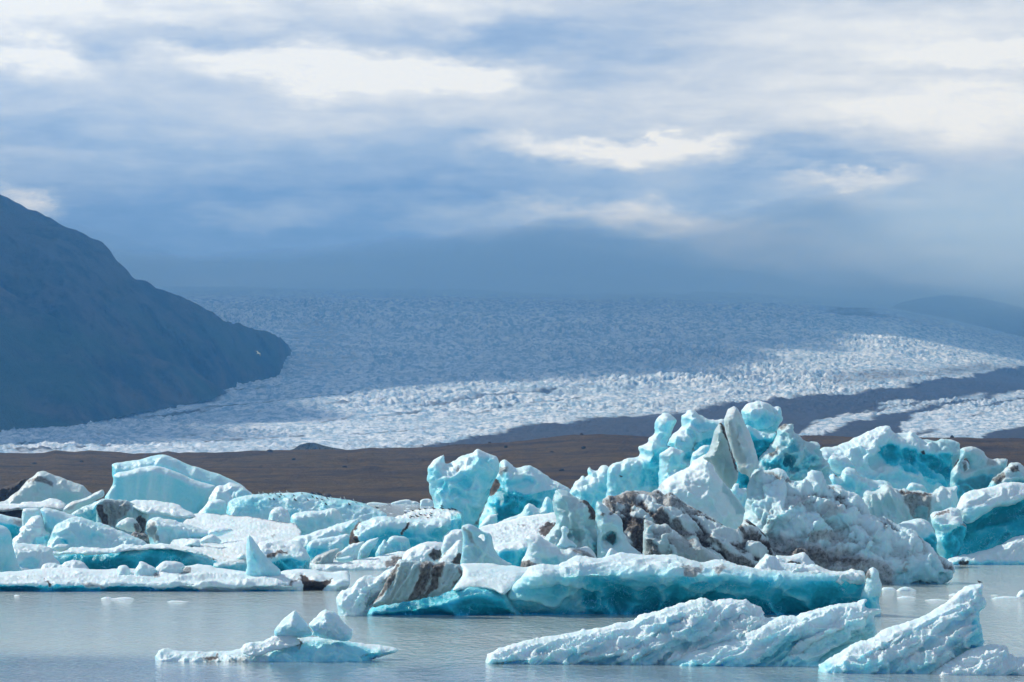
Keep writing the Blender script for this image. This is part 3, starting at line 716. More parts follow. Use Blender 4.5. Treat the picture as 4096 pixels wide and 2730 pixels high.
# --- the long turquoise berg
berg('long turquoise berg with a striped dirty slab and deep blue undercut', 'iceberg', 'iceberg',
  L('blue_undercut', 'c6', [330,660,560,560,800,520,1100,455,1300,440,1400,480,1480,540,1540,640,1560,690], 280, T=3.2, R=3., blue=.84, step=5, wl=4, rough=.3, edge=.3, crust=.3, aniso=(.35,1,1.4), tintvar=.12,
    patches=[([1380,530,1640,400,1900,430,1990,520,2030,740,1500,740],26,.56,0), ([2000,520,2300,400,3300,400,3300,470,2500,500,2050,560],26,.70,0), ([340,700,900,620,1350,600,1350,740,340,740],20,.98,0), ([2720,560,2960,520,3050,470,3080,480,2980,600,2900,680,2700,690],20,1,.25), ([3200,700,3700,650,4100,660,4100,720,3200,740],20,1,.12), ([320,652,800,582,1100,512,1120,540,800,610,340,672],10,.75,0)]),
  L('white_spur', 'c6', [94,665,92,600,100,560,120,520,160,500,215,485,245,450,270,420,320,395,410,400,450,365,520,335,560,300,590,272,620,268,700,285,700,330,560,420,480,520,420,600,330,670], 277, T=2.2, R=1.8, lean=.25, blue=.16, step=4, rough=.25, wl=1.6, edge=.5, ridges=[([410,400,380,480,300,560,270,660],.5,.5)]),
  L('dirty_slab', 'c6', [325,650,420,545,470,460,510,380,560,310,590,276,700,286,780,286,950,292,1050,312,1086,350,1080,398,1040,455,990,527,800,578,560,617,420,640], 275.6, True, T=1.3, R=.9, lean=-.1, blue=.2, grey=.5, dirt=.2, step=4, wl=1.0, fine=.2, rough=.36, aniso=(1.5,1,.22), rot=-.38, edge=.35, kind='ridge', crust=.2, tintvar=.1,
    patches=[([330,655,430,525,480,440,540,330,585,290,560,370,500,470,440,560,370,640],5,.1,.62,.6), ([640,600,690,500,730,400,740,300,800,285,850,300,830,400,800,480,760,570,690,592],14,.1,.62,.5), ([850,300,950,292,930,380,860,520,790,578,760,572,830,450],8,.1,.66,.7), ([1030,320,1086,350,1080,395,1030,470,985,505,1020,440,1050,380],8,.1,.66,.5), ([560,330,660,300,640,400,560,560,480,600,520,480],12,.25,.1,.75)]),
  L('snow_slope', 'c6', [980,530,1070,420,1086,350,1050,308,1150,304,1300,302,1400,320,1480,318,1560,334,1640,318,1600,380,1520,440,1440,520,1400,552,1330,515,1230,498,1120,500], 276.5, True, T=1.2, R=1.0, lean=[(552,0),(300,9)], blue=.08, step=4, kind='billow', wl=1.8, rough=.22, aniso=(.5,.35,1), rot=-.3, fine=.04, edge=.3, crust=.5),
  L('bluff', 'c6', [1395,560,1440,510,1520,420,1590,335,1660,305,1720,300,1760,320,1800,325,1830,318,1852,295,1930,260,1980,235,2040,250,2100,258,2157,258,2240,240,2326,222,2420,228,2510,234,2637,229,2779,240,2892,276,2991,292,3090,269,3203,297,3288,325,3358,342,3500,350,3800,360,4100,380,4260,440,4290,640], 277.6, T=2.4, R=2.4, lean=[(740,3.2),(600,2.4),(500,1.3),(430,.3),(395,0),(330,.8),(220,4.5)], blue=.22, step=4, wl=2.6, rough=.17, fine=.06, edge=.4, patches=[([1400,480,1700,400,2000,345,2500,335,3200,350,4300,380,4320,760,1380,760],60,.40,0), ([1960,520,2060,440,2300,412,2700,412,3100,410,3500,420,4300,440,4320,760,2010,760,2000,620],66,.70,0), ([2040,600,2300,540,2700,560,3200,560,3600,600,4300,600,4320,780,2020,780],70,.92,0), ([1380,580,1560,480,1800,450,1980,450,2010,560,2040,780,1380,780],50,.52,0), ([1400,690,2030,690,2030,780,1400,780],50,.75,0),  ([2720,590,2960,530,3050,490,3080,500,2980,610,2900,680,2700,690],20,1,.22), ([2780,330,2830,300,2870,330,2950,310,2930,370,2860,410,2800,400],8,.2,.42,.4), ([3040,330,3110,300,3130,330,3060,390],8,.2,.4,.3)], ridges=[([1640,310,1700,400,1650,520],.5,.6), ([1840,300,1820,400,1840,520],-.5,.4,'g'), ([1980,240,2000,330,1960,420],.45,.6), ([2060,640,2200,560,2500,600],-1.5,2.2,'g'), ([2800,640,3000,560,3100,520],-1.,1.4,'g')]),
  L('shelf', 'c6', [3360,345,3420,260,3464,217,3514,240,3584,300,3711,304,3760,320,3853,311,3938,353,4036,362,4135,348,4220,358,4250,420,4200,480,4080,495,3938,500,3830,492,3700,500,3600,520,3560,500,3720,470,3750,420,3640,400,3500,420,3400,410], 277.2, True, T=1.5, R=2.6, lean=[(520,.2),(440,-.1),(400,.3),(217,4.5)], blue=.16, step=4, wl=1.8, rough=.28, edge=.45, patches=[([3440,480,3800,440,4000,480,4000,530,3500,540],12,.5,0)], ridges=[([3464,220,3500,300,3480,380],.4,.5)]),
  L('tusk', 'c6', [4225,660,4190,620,4210,520,4240,440,4245,360,4291,326,4326,344,4350,410,4375,509,4342,594,4356,662], 276, T=1.2, R=1.2, blue=.24, step=4, rough=.18, wl=1.5, edge=.3, patches=[([4230,350,4265,340,4260,420,4210,500,4200,440],6,.2,.55,.4), ([4190,560,4360,560,4360,700,4190,700],14,.62,0)]))

# --- left group, front to back
berg('low white floe with a dark cave near its right end and a turquoise waterline', 'ice floe', 'ice_floe',
  L('floe', 'c1', [-240,1215,0,1205,150,1195,260,1180,400,1172,560,1165,720,1168,850,1180,960,1180,1060,1178,1160,1176,1270,1178,1390,1175,1460,1160,1650,1150,1760,1138,1880,1148,1960,1175,2080,1188,2200,1200,2350,1215,2500,1205,2560,1190,2640,1182,2740,1180,2840,1190,2900,1200,3000,1205,3060,1195,3110,1197,3137,1230,3140,1280,3130,1340,3104,1374], 335, T=3.4, R=2.2, lean=[(1410,.6),(1345,.4),(1326,-.1),(1290,.3),(1150,9)], blue=.10, step=4.5, wl=4.5, rough=.20, edge=.15, crust=.6, fine=.08,
    patches=[([-300,1322,300,1320,500,1318,900,1322,1560,1335,1600,1420,-300,1420],5,.9,0), ([1490,1352,1640,1345,2010,1378,2200,1370,3100,1370,3100,1400,1480,1400],6,.75,.15), ([2680,1262,2760,1262,2860,1285,2990,1248,2960,1300,2920,1335,2885,1390,2730,1390,2716,1320],7,.1,1), ([2540,1300,2640,1290,2720,1265,2700,1290,2600,1312],5,.1,.6), ([425,1262,470,1275,512,1312,494,1338,470,1300],5,.1,.8), ([570,1290,680,1262,730,1275,640,1310],8,.2,.32), ([760,1290,860,1285,980,1310,1000,1335,800,1330],8,.15,.42), ([1290,1225,1400,1210,1640,1190,1700,1155,1760,1190,1680,1205,1420,1228],6,.1,.55), ([1100,1320,1150,1295,1160,1330],6,.2,.4), ([1760,1190,1860,1230,1960,1310,1940,1310,1840,1245],5,.2,.32)],  # cave, crack and base strip: shade painted in with dark patches
    ridges=[([2720,1275,2800,1330,2860,1330,2930,1290],-2.2,1.0,'g'), ([0,1250,200,1235,400,1290,490,1330],.9,.7), ([1100,1250,1500,1215,1700,1190,1850,1250,2000,1360],.9,.9), ([430,1265,510,1320],-.8,.4,'g'), ([2540,1310,2700,1275],-.6,.4,'g')]))
berg('pale blue shark fin of ice standing behind the low white floe', 'ice fin', 'ice_fin',
  L('b', 'c1', [2206,1195,2211,1150,2206,1000,2211,900,2225,866,2245,885,2280,930,2330,1000,2380,1060,2430,1110,2480,1160,2520,1200], 338, T=1.3, R=1.6, prof=1.5, blue=.34, rough=.12, wl=2, edge=.25, ridges=[([2225,870,2260,1000,2330,1200],.4,.6)], crust=.6))
for pts, lab, D in (([1045,1190,1060,1160,1085,1148,1122,1144,1152,1160,1172,1190], 'smallest of three ice lumps on the back edge of the low white floe', 337),
               ([1212,1188,1230,1150,1258,1109,1300,1120,1340,1140,1390,1162,1400,1190], 'grey white pointed lump between two others on the low white floe', 336),
               ([1385,1190,1410,1150,1470,1104,1540,1110,1600,1115,1650,1135,1665,1165,1640,1190], 'pale blue flat-topped lump, widest of three on the low white floe', 337)):
    berg(lab, 'ice block', 'ice_block', L('b', 'c1', pts, D, T=1.0, R=.9, lean=.4, blue=.16, rough=.12, wl=1, edge=.3))
berg('pair of rounded snow lumps behind the left end of the low white floe', 'ice block', 'ice_block',
  L('b', 'c1', [355,1185,400,1132,470,1118,545,1147,600,1110,640,1095,710,1105,770,1140,812,1185], 342, T=1.5, R=1.2, lean=.7, blue=.10, rough=.2, wl=1.4, edge=.3))
berg('smooth pale blue pillar of ice cut off by the left edge of the view', 'iceberg', 'iceberg',
  L('b', 'c1', [-240,800,-100,776,0,788,40,800,80,826,102,870,110,940,130,1030,150,1100,188,1170,195,1205], 352, T=3, R=2.5, blue=.42, rough=.2, wl=3, edge=.3, aniso=(1.2,1,.4), crust=.6, patches=[([-200,1000,60,1000,140,1200,-200,1220],30,.45,.06,.1)]))
berg('small turquoise edged floe lying left of the pale blue fin', 'ice floe', 'ice_floe',
  L('b', 'c1', [1905,1136,1960,1115,2060,1105,2130,1095,2196,1074,2214,1120,2216,1190], 362, T=1.5, R=1., lean=[(1200,0),(1120,0),(1075,3)], blue=.62, grey=.25, rough=.15, wl=1.5, edge=.3, crust=.8, patches=[([1905,1136,2190,1080,2200,1095,1960,1130],5,.2,.35,.4)]),)
berg('rounded white knob on the turquoise edged floe beside the fin', 'ice block', 'ice_block',
  L('b', 'c1', [2115,1100,2130,1070,2150,1046,2190,1039,2206,1060,2210,1110], 364, True, T=.9, R=.9, blue=.1, rough=.1, wl=1, edge=.2))
berg('jumble of soft white ice humps beside the pale pillar at the left edge', 'iceberg', 'iceberg',
  L('b', 'c1', [100,1195,112,1100,108,1000,125,950,200,944,280,958,420,965,480,1000,470,1040,490,1090,560,1150,580,1195], 374, T=3, R=1.6, lean=.8, blue=.24, rough=.55, wl=2.2, kind='billow', edge=.4, patches=[([190,1130,240,1080,330,1060,380,1100,360,1180,200,1180],12,.5,0)]),)
berg('long low berg with a thin white rim over a dark turquoise hollow face', 'iceberg', 'iceberg',
  L('hollow_face', 'c1', [410,1050,500,1035,640,1030,850,1035,1050,1010,1200,990,1500,975,1740,1005,1830,1055,1920,1100,1968,1116], 396, T=2.2, R=2.2, blue=.88, rough=.15, wl=3, edge=.25, crust=.2, patches=[([430,1040,640,1050,600,1130,500,1130],20,.55,0), ([1560,1000,1760,1010,1900,1085,1960,1130,1700,1140],16,.75,.12,.2)]),
  L('white_rim', 'c1', [415,1055,440,1018,560,1025,590,1000,640,980,760,985,850,990,1010,995,1080,960,1150,953,1250,965,1340,953,1450,953,1560,965,1650,985,1740,1000,1820,1042,1900,1080,1968,1112,1880,1092,1800,1062,1700,1028,1560,1008,1350,1000,1180,1012,1060,1035,850,1055,700,1055,600,1050,500,1060], 391.5, True, T=1.6, R=.9, lean=[(1112,0),(1040,.2),(950,6)], blue=.14, rough=.22, wl=1.5, edge=.4))
berg('rounded pale boulder of ice resting on the rim of the long hollow berg', 'ice block', 'ice_block',
  L('b', 'c1', [466,994,500,960,560,949,610,960,638,985,592,1016,520,1028], 390, True, T=1.3, R=1.2, blue=.18, grey=.2, rough=.14, wl=1.2, edge=.25))
berg('broad pale blue wedge of ice sloping down to the right above the hollow berg', 'iceberg', 'iceberg',
  L('b', 'c1', [420,975,440,920,460,870,490,820,500,790,560,745,620,720,700,708,760,725,830,745,900,770,1000,800,1100,850,1200,890,1290,920,1325,955], 436, T=3, R=2.2, lean=.5, blue=.32, rough=.34, wl=2.0, kind='ridge', edge=.4, tintvar=.35, crust=.45, patches=[([560,900,640,920,640,980,600,980],12,.7,0)]))
berg('smooth pale turquoise slab leaning behind the broad pale blue wedge', 'iceberg', 'iceberg',
  L('b', 'c1', [440,860,405,850,402,780,380,700,356,640,400,629,470,640,560,665,640,690,730,716,760,760], 446, T=2, R=1.6, lean=.2, blue=.34, rough=.15, wl=2.5, edge=.3))
berg('white crumbly ice mound in front of the pale turquoise slab at left', 'iceberg', 'iceberg',
  L('b', 'c1', [106,940,120,890,180,860,188,800,250,770,270,730,320,695,362,702,392,780,402,850,452,864,446,955], 441, T=3, R=2, lean=.6, blue=.14, rough=.45, wl=1.6, kind='ridge', edge=.4, patches=[([200,840,230,850,215,890],8,.1,.4), ([330,900,450,860,450,960,300,960],12,.5,0)]))
berg('square white block behind the crumbly mound at left', 'ice block', 'ice_block',
  L('b', 'c1', [194,740,204,645,250,631,310,634,362,645,374,740], 452, T=1.6, R=1.3, blue=.18, rough=.15, wl=1.6, edge=.3))
berg('blue berg with a grey streaked top cut by the left edge of the view', 'iceberg', 'iceberg',
  L('b', 'c1', [-240,660,-100,680,0,690,80,705,180,725,240,748,275,775,280,830], 460, T=3, R=2, blue=.72, rough=.2, wl=3, edge=.3, crust=.8, patches=[([120,725,230,740,270,775,200,790,150,770],10,.3,.35,.4)]))
berg('white capped floe with a black underside at the left edge', 'ice floe', 'ice_floe',
  L('dark_band', 'c1', [-240,640,0,636,230,634,430,632,580,640,560,700,230,720], 527, T=1.4, R=1.4, blue=.1, dirt=1., rough=.3, wl=1.6, edge=.3, patches=[([230,640,600,600,600,760,230,760],10,.2,.3,.3)]),  # underside coloured dark all over
  L('snow_cap', 'c1', [-240,585,0,592,180,600,200,575,260,572,350,578,400,560,460,546,520,552,560,570,598,600,592,640,560,655,430,645,330,645,200,645,0,664,-240,660], 523, True, T=1.6, R=1., lean=[(664,0),(546,9)], blue=.06, rough=.3, wl=2.2, kind='billow', edge=.35, patches=[([380,620,600,600,600,660,400,650],10,.1,.32), ([-200,640,200,630,200,670,-200,670],8,.1,.5)]))
berg('tilted pale slab of ice lying against the dirty block, its tip raised', 'ice block', 'ice_block',
  L('b', 'c1', [562,660,590,610,640,580,720,550,800,530,850,500,916,466,932,490,936,522,880,562,800,592,720,632,640,684,600,674], 502, True, T=1.6, R=1.4, lean=.2, blue=.16, grey=.3, rough=.14, wl=2, edge=.3, patches=[([570,650,640,585,720,555,700,600,620,670],10,.1,.3,.4)]))
berg('turquoise shadowed face of ice beneath the tilted pale slab', 'iceberg', 'iceberg',
  L('b', 'c1', [620,720,660,660,720,620,860,580,940,540,990,560,1000,640,900,760], 512, T=2, R=1.6, blue=.6, grey=.2, rough=.35, wl=1.6, kind='ridge', edge=.3))  # bluer, greyer tint stands in for the shade under the slab
berg('dirty berg with black and brown streaks down its left face and a white shoulder', 'iceberg', 'iceberg',
  L('streaked_face', 'c1', [856,660,870,600,920,570,980,554,1060,552,1130,565,1190,590,1300,640,1345,662,1320,760,1300,850], 503, T=2.4, R=1.8, blue=.36, grey=.5, rough=.5, wl=1.6, kind='ridge', aniso=(1.4,1,.4), edge=.4, crust=.3,
    patches=[([862,600,930,600,980,700,990,800,930,770,876,690],10,.1,.82), ([925,580,1175,588,1184,640,1150,700,1060,740,1040,810,990,800,984,700,920,610],14,.2,.46,.55), ([1230,720,1290,690,1320,760,1300,880,1220,860],8,.2,.8,.3), ([930,556,1130,556,1180,585,930,585],8,.1,.35)]),  # dark gap at the right painted in beside the dirt streaks
  L('snow_shoulder', 'c1', [1140,590,1200,555,1260,565,1300,557,1400,570,1500,580,1590,600,1630,630,1665,650,1725,680,1760,715,1680,730,1560,725,1500,705,1400,695,1300,690,1200,640], 497, True, T=1.8, R=1.2, lean=[(730,0),(555,10)], blue=.12, rough=.4, wl=2., kind='billow', edge=.4, ridges=[([1300,620,1400,640,1560,710],.8,.6), ([1420,600,1560,640,1700,700],.7,.5), ([1340,610,1480,625,1640,650],.5,.4)]))
berg('grey edged boulder of ice wedged below the streaked dirty berg', 'ice block', 'ice_block',
  L('b', 'c1', [1034,810,1050,770,1090,730,1130,717,1185,714,1222,740,1252,780,1275,830,1245,858,1160,850], 470, True, T=1.8, R=1.7, blue=.12, grey=.2, rough=.16, wl=1.5, edge=.25, patches=[([1200,760,1240,760,1280,830,1240,860,1210,850],8,.2,.6,.4)]))
berg('dark ice lump filling the gap below the streaked berg', 'iceberg', 'iceberg',
  L('b', 'c1', [1150,880,1200,840,1260,845,1320,880,1420,945,1440,990], 462, T=1.8, R=1., lean=.6, blue=.2, dirt=.6, rough=.6, wl=1.2, kind='ridge', edge=.5))  # added lump, tinted dark to paint the shaded gap
berg('blocky pale berg with a grey stained left end, below the white shoulder', 'iceberg', 'iceberg',
  L('b', 'c1', [1345,960,1330,880,1303,830,1310,770,1340,740,1400,714,1470,720,1560,740,1660,770,1760,800,1850,830,1893,862,1880,900,1800,935,1700,960,1640,985], 460, T=2.6, R=2., lean=.5, blue=.30, rough=.2, wl=2.2, edge=.35, patches=[([1305,770,1400,750,1430,840,1445,930,1380,925,1325,870],12,.3,.38,.6), ([1400,712,1560,740,1640,780,1500,760],10,.1,.2)], ridges=[([1400,716,1440,800,1450,940],.9,.7), ([1545,830,1540,950],-.3,.2,'g'), ([1440,800,1600,800,1880,860],.6,.5)]))
for pts, lab, D in (([1650,985,1690,930,1732,908,1782,920,1802,965,1780,985], 'round snow lump at the near end of the blocky pale berg', 441),
               ([1790,960,1797,915,1850,880,1912,866,1950,895,1988,930,1970,955,1880,950], 'larger angular lump right of the round snow lump', 443),
               ([1865,870,1875,828,1960,808,2060,813,2093,835,2022,870,1950,893,1890,885], 'flat white slab lying on the smooth snow field', 452)):
    berg(lab, 'ice block', 'ice_block', L('b', 'c1', pts, D, True, T=1.4, R=1.1, lean=.5, blue=.12, rough=.14, wl=1.2, edge=.3))
berg('smooth white snow field sloping gently between the left and middle bergs', 'ice floe', 'ice_floe',
  L('b', 'c1', [1480,1010,1520,960,1640,760,1700,695,1790,677,1900,682,2100,705,2300,712,2420,738,2540,762,2640,770,2700,840,2690,900,2600,930,2520,1000,2420,1150], 412, T=3, R=3, lean=[(1250,0),(1130,2),(680,95)], blue=.04, rough=.5, wl=5, kind='billow', edge=.3, crust=.4, aniso=(.6,.25,1), patches=[([2430,880,2490,872,2490,888,2450,896],4,.1,.5), ([2060,830,2120,800,2110,880,2000,920],18,.2,0)]))

# --- left group, far
berg('great smooth blue slab with a curved crest, tallest of the left bergs', 'iceberg', 'iceberg',
  L('slab', 'c1', [930,540,960,495,985,465,1008,425,1017,380,1000,340,1000,280,996,240,1040,225,1090,225,1160,212,1240,205,1310,180,1370,165,1440,150,1500,160,1560,185,1620,210,1700,245,1780,270,1870,300,1940,320,2010,350,2090,380,2190,440,2230,520], 628, T=3.6, R=3.4, lean=.2, blue=.46, rough=.2, wl=6, edge=.2, aniso=(1.2,1,.45), crust=.55),
  L('front_face', 'c1', [936,560,962,498,1010,428,1018,380,1012,340,1060,310,1160,298,1250,270,1370,248,1440,263,1560,300,1640,330,1740,380,1850,412,1942,436,1905,500,1860,600,1790,690], 622, T=2.6, R=2.0, lean=.05, blue=.38, rough=.14, wl=6, edge=.12, aniso=(1.4,1,.3), crust=.7, tintvar=.12))
berg('greenish grey berg with a silt stained front, behind the left edge bergs', 'iceberg', 'iceberg',
  L('b', 'c1', [-60,600,60,560,120,510,180,470,230,400,285,358,330,315,380,299,440,320,540,355,600,385,690,410,750,440,795,480,840,510,870,560], 655, T=4, R=3.4, lean=.3, blue=.32, grey=.42, rough=.3, wl=4, edge=.35, crust=.8, patches=[([225,378,340,360,445,362,500,400,505,445,420,412,330,400,250,395],9,.2,.55,.6), ([90,560,160,480,240,410,260,430,180,520,120,575],10,.2,.25,.7)]))
tag(lobe('rock_outcrop', M_ICE, 'c1', [-300,470,-100,440,0,440,60,430,100,420,160,400,200,366,232,374,215,420,190,470,140,560,120,680,-300,680], 800, T=6, R=5, lean=.6, blue=0, dirt=1., rough=1.2, wl=5, kind='ridge', edge=.5),
    'black rock outcrop at the left edge on the far shore', 'rock')
berg('pale berg with a broken white crown between the great slab and the bird roost', 'iceberg', 'iceberg',
  L('crown', 'c1', [1735,710,1800,650,1860,580,1870,540,1900,480,1960,430,2010,424,2050,395,2110,413,2170,435,2220,470,2290,512,2340,560], 566, T=3, R=2.4, lean=.6, blue=.24, rough=.3, wl=2.6, edge=.4, patches=[([2060,480,2180,450,2280,520,2120,560],16,.42,0)]),
  L('block', 'c1', [1800,720,1840,650,1862,590,1900,565,1960,553,2022,565,2042,610,2044,720], 560, T=1.8, R=1.6, blue=.3, rough=.15, wl=2, edge=.3))
berg('mottled blue berg whose long back is a roost for many gulls', 'iceberg', 'iceberg',
  L('back', 'c1', [2025,720,2035,600,2062,560,2160,530,2240,513,2340,506,2440,501,2500,497,2560,497,2640,493,2690,487,2800,506,2880,525,2990,540,3060,550,3140,562,3220,580,3290,602,3370,640,3430,665,3470,692], 546, T=3.4, R=2.4, lean=1.0, blue=.40, rough=.26, wl=2.6, kind='ridge', edge=.2, crust=.35, tintvar=.5, fine=.2),
  L('shoulder', 'c1', [2390,780,2412,700,2430,650,2480,625,2540,628,2590,668,2620,780], 536, T=2, R=2, lean=.6, blue=.22, rough=.35, wl=1.6, kind='ridge', edge=.35))
for pts, lab in (([2735,520,2750,500,2790,490,2830,482,2862,489,2884,515,2890,540], 'black stone standing on end behind the gull roost'), ([2884,545,2894,519,2930,507,2962,510,2980,530,2990,560], 'low black stone right of the upright one behind the roost')):
    tag(lobe('rock', M_ICE, 'c2', [v - 2240 if i % 2 == 0 else v for i, v in enumerate(pts)], 1230, T=3, R=2.5, blue=0, dirt=1., rough=.8, wl=4, kind='ridge', edge=.5), lab, 'rock')

# --- middle group
berg('rounded pale blue block behind the middle snow field, right of the roost', 'iceberg', 'iceberg',
  L('b', 'c2', [380,860,360,770,361,705,400,680,470,660,560,655,640,660,700,640,750,634,790,655,822,700,848,750,880,830], 506, T=3, R=2.6, lean=.3, blue=.36, rough=.22, wl=3, edge=.3, patches=[([770,750,830,790,800,800],5,.3,.4), ([380,790,480,830,560,860,400,870],14,.55,0,.2)], ridges=[([430,740,520,690,660,680,760,650],.6,.6)]))
berg('turquoise ended white block with a dark crack on its left side, behind the fin', 'iceberg', 'iceberg',
  L('b', 'c2', [60,1000,75,948,130,924,250,919,330,925,400,914,442,920,472,955,492,1000,512,1040,543,1090,536,1130], 394, T=2.6, R=2., lean=[(1217,0),(1060,.3),(915,5)], blue=.40, rough=.22, wl=2, edge=.35, patches=[([140,1030,250,1018,345,998,352,1026,285,1058,170,1082],8,.3,.72), ([190,1110,380,1080,545,1100,560,1240,180,1240],14,.85,0), ([60,930,440,915,420,985,250,1010,60,1010],14,.08,0)]))
berg('blue berg split by a black crack, lowest toward the left', 'iceberg', 'iceberg',
  L('left_half', 'c2', [360,960,380,905,440,888,560,850,700,804,800,768,900,737,967,730,945,800,900,870,885,980], 440, T=3, R=2., lean=.4, blue=.34, rough=.24, wl=2.4, edge=.35, patches=[([500,980,640,930,880,900,880,1060,500,1100],16,.66,0)]),
  L('lower_lens', 'c2', [506,985,540,930,640,900,760,885,880,862,894,900,884,970,860,1040], 432, T=1.8, R=1.6, lean=.2, blue=.42, rough=.2, wl=2, edge=.3, patches=[([510,990,640,990,720,1000,560,1090,500,1080],10,.72,0)]),
  L('right_half', 'c2', [872,960,880,900,905,850,950,795,985,755,1040,745,1120,714,1210,698,1290,710,1302,725,1370,723,1460,728,1560,742,1650,735,1740,713,1790,735,1806,790,1795,840,1726,890,1735,960], 436, T=4, R=3., lean=.3, blue=.48, rough=.3, wl=2.8, edge=.35, crust=.7,
    patches=[([1000,930,1200,840,1500,860,1800,840,1730,930,1600,1060,1000,1100],30,.68,0), ([960,745,1006,748,945,830,925,870,990,895,1004,940,920,960,876,950,872,895,900,850],7,.3,1), ([1428,752,1448,768,1385,862,1352,870,1360,848,1402,800],5,.3,.85)], ridges=[([985,755,900,860,880,950],-1.4,.7,'g'), ([1000,860,1200,780,1400,800,1800,790],.8,1.)]))
berg('flat topped pale terrace where a second party of gulls stands', 'iceberg', 'iceberg',
  L('b', 'c2', [1270,760,1290,722,1340,700,1420,670,1470,650,1560,640,1640,635,1720,631,1780,645,1884,655,1902,690,1900,830], 452, T=2.6, R=1.3, lean=[(900,0),(730,1),(632,22)], blue=.25, rough=.22, wl=2, edge=.3, crust=.9, patches=[([1800,690,1910,680,1910,840,1790,840],10,.66,0)]))
for pts, D, lab, bl in (([945,1100,960,1010,1000,960,1060,920,1163,888,1142,950,1092,1012,1045,1100], 414, 'tall pale shard leaning against the split blue berg', .3),
    ([1125,1100,1124,1030,1160,970,1206,912,1216,945,1262,889,1320,884,1390,890,1424,920,1450,1080], 417, 'broad pale blue shard, right of the tall one under the split berg', .42),
    ([730,1110,780,1030,840,1000,900,960,1000,935,1034,928,985,990,960,1090], 411, 'grey white shard, left of the tall one under the split berg', .16)):
    berg(lab, 'ice block', 'ice_block', L('b', 'c2', pts, D, T=1.0, R=1.2, prof=1.5, lean=.1, blue=bl, grey=.1, rough=.16, wl=1.5, edge=.3, patches=[([730,1100,800,1000,830,1010,770,1110],8,.2,.45,.3)] if D == 411 else []))
berg('grey streaked tongue of dirty ice pointing left below the split blue berg', 'ice block', 'ice_block',
  L('b', 'c2', [535,1120,600,1060,700,1012,790,988,806,1005,770,1060,740,1120], 407, T=1.2, R=1.1, lean=.3, blue=.2, grey=.5, dirt=.3, rough=.3, wl=1.3, kind='ridge', rot=.5, aniso=(.4,1,1.3), edge=.3))
berg('low white apron of ice along the water in the middle, with a brown stain', 'ice floe', 'ice_floe',
  L('b', 'c2', [300,1195,440,1146,540,1120,640,1115,760,1110,900,1100,1000,1090,1100,1075,1200,1055,1300,1025,1420,1008,1520,1020,1700,1090,1850,1110], 405, T=2.4, R=1.4, lean=[(1210,0),(1160,.4),(1010,12)], blue=.07, rough=.35, wl=2.2, kind='billow', edge=.35, patches=[([1210,1100,1290,1060,1395,1045,1385,1100,1335,1150,1230,1168],10,.2,.62,.2), ([300,1165,560,1150,560,1240,300,1240],8,.5,0,.3)]))
berg('thin white splinter lying on the low white apron', 'ice block', 'ice_block',
  L('b', 'c2', [742,1060,790,1080,840,1070,905,1060,934,1108,860,1124,790,1122], 399, True, T=.7, R=.9, blue=.2, rough=.08, wl=1, edge=.25))
berg('round white hump with a dark right side, behind the striped slab', 'iceberg', 'iceberg',
  L('b', 'c2', [1350,1110,1370,1060,1400,1020,1460,980,1540,945,1620,931,1700,935,1752,955,1772,985,1740,1050,1700,1120], 352, T=2.2, R=1.8, lean=.5, blue=.06, rough=.2, wl=2, edge=.3, patches=[([1595,1050,1640,1010,1760,970,1780,990,1730,1040,1690,1100,1640,1115],10,.1,.72), ([1700,1030,1745,1010,1700,1090],5,.1,.6)]))  # right side darkened by patches

# --- the two-headed blue berg
berg('blue berg with a horned head and a darker wing split by a black cleft', 'iceberg', 'iceberg',
  L('horned_head', 'c3', [195,760,190,690,165,640,147,600,145,520,129,490,140,440,134,400,150,360,200,310,240,285,287,262,285,345,310,350,360,330,420,290,480,265,535,250,560,225,580,212,610,225,680,255,750,283,770,320,777,360,772,420,742,480,695,570,692,620,645,740,606,830,590,930], 474, T=4.2, R=3.4, lean=.22, blue=.42, rough=.4, wl=2.6, kind='ridge', edge=.4, crust=.7, tintvar=.25,
    patches=[([540,290,700,280,740,330,620,380,520,380],20,.55,0), ([360,560,480,420,560,430,540,560,400,620],24,.55,0), ([395,440,400,400,430,360,425,400],4,.3,.5), ([600,900,560,900,640,740,700,600,690,700],9,.3,.6,.5)],
    ridges=[([262,740,250,600,300,500,400,440,540,400],.9,.8), ([575,215,600,330,480,480,340,560],.9,1.), ([700,560,560,580,380,640],.8,.7), ([640,740,480,700,450,880],.6,.7)]),
  L('wing', 'c3', [560,960,600,860,650,740,690,620,700,560,740,480,770,420,776,350,800,320,830,312,870,335,912,382,960,375,1020,357,1080,372,1140,410,1200,450,1242,492,1300,510,1360,545,1415,572,1440,640], 484, T=4.2, R=3., lean=.2, blue=.58, rough=.32, wl=3.4, edge=.35, crust=.75,
    patches=[([680,620,760,545,900,575,1050,625,1140,700,1100,760,960,800,900,850,760,850,680,760],20,.88,0), ([680,575,735,490,772,478,776,540,725,605,690,640],6,.6,1), ([772,375,862,372,852,412,800,455,770,440],9,.3,.5,.5)],
    ridges=[([860,600,1000,640,1150,600,1300,560],1.2,.6), ([960,780,960,700,860,640],.9,.6), ([720,520,700,640,650,760],-1.6,.8,'g')]))
berg('little pale tooth of ice at the foot of the horned blue berg', 'ice block', 'ice_block',
  L('b', 'c3', [580,930,640,850,680,805,740,799,764,820,758,900], 444, T=1.3, R=1.4, blue=.32, rough=.12, wl=1.6, edge=.3))
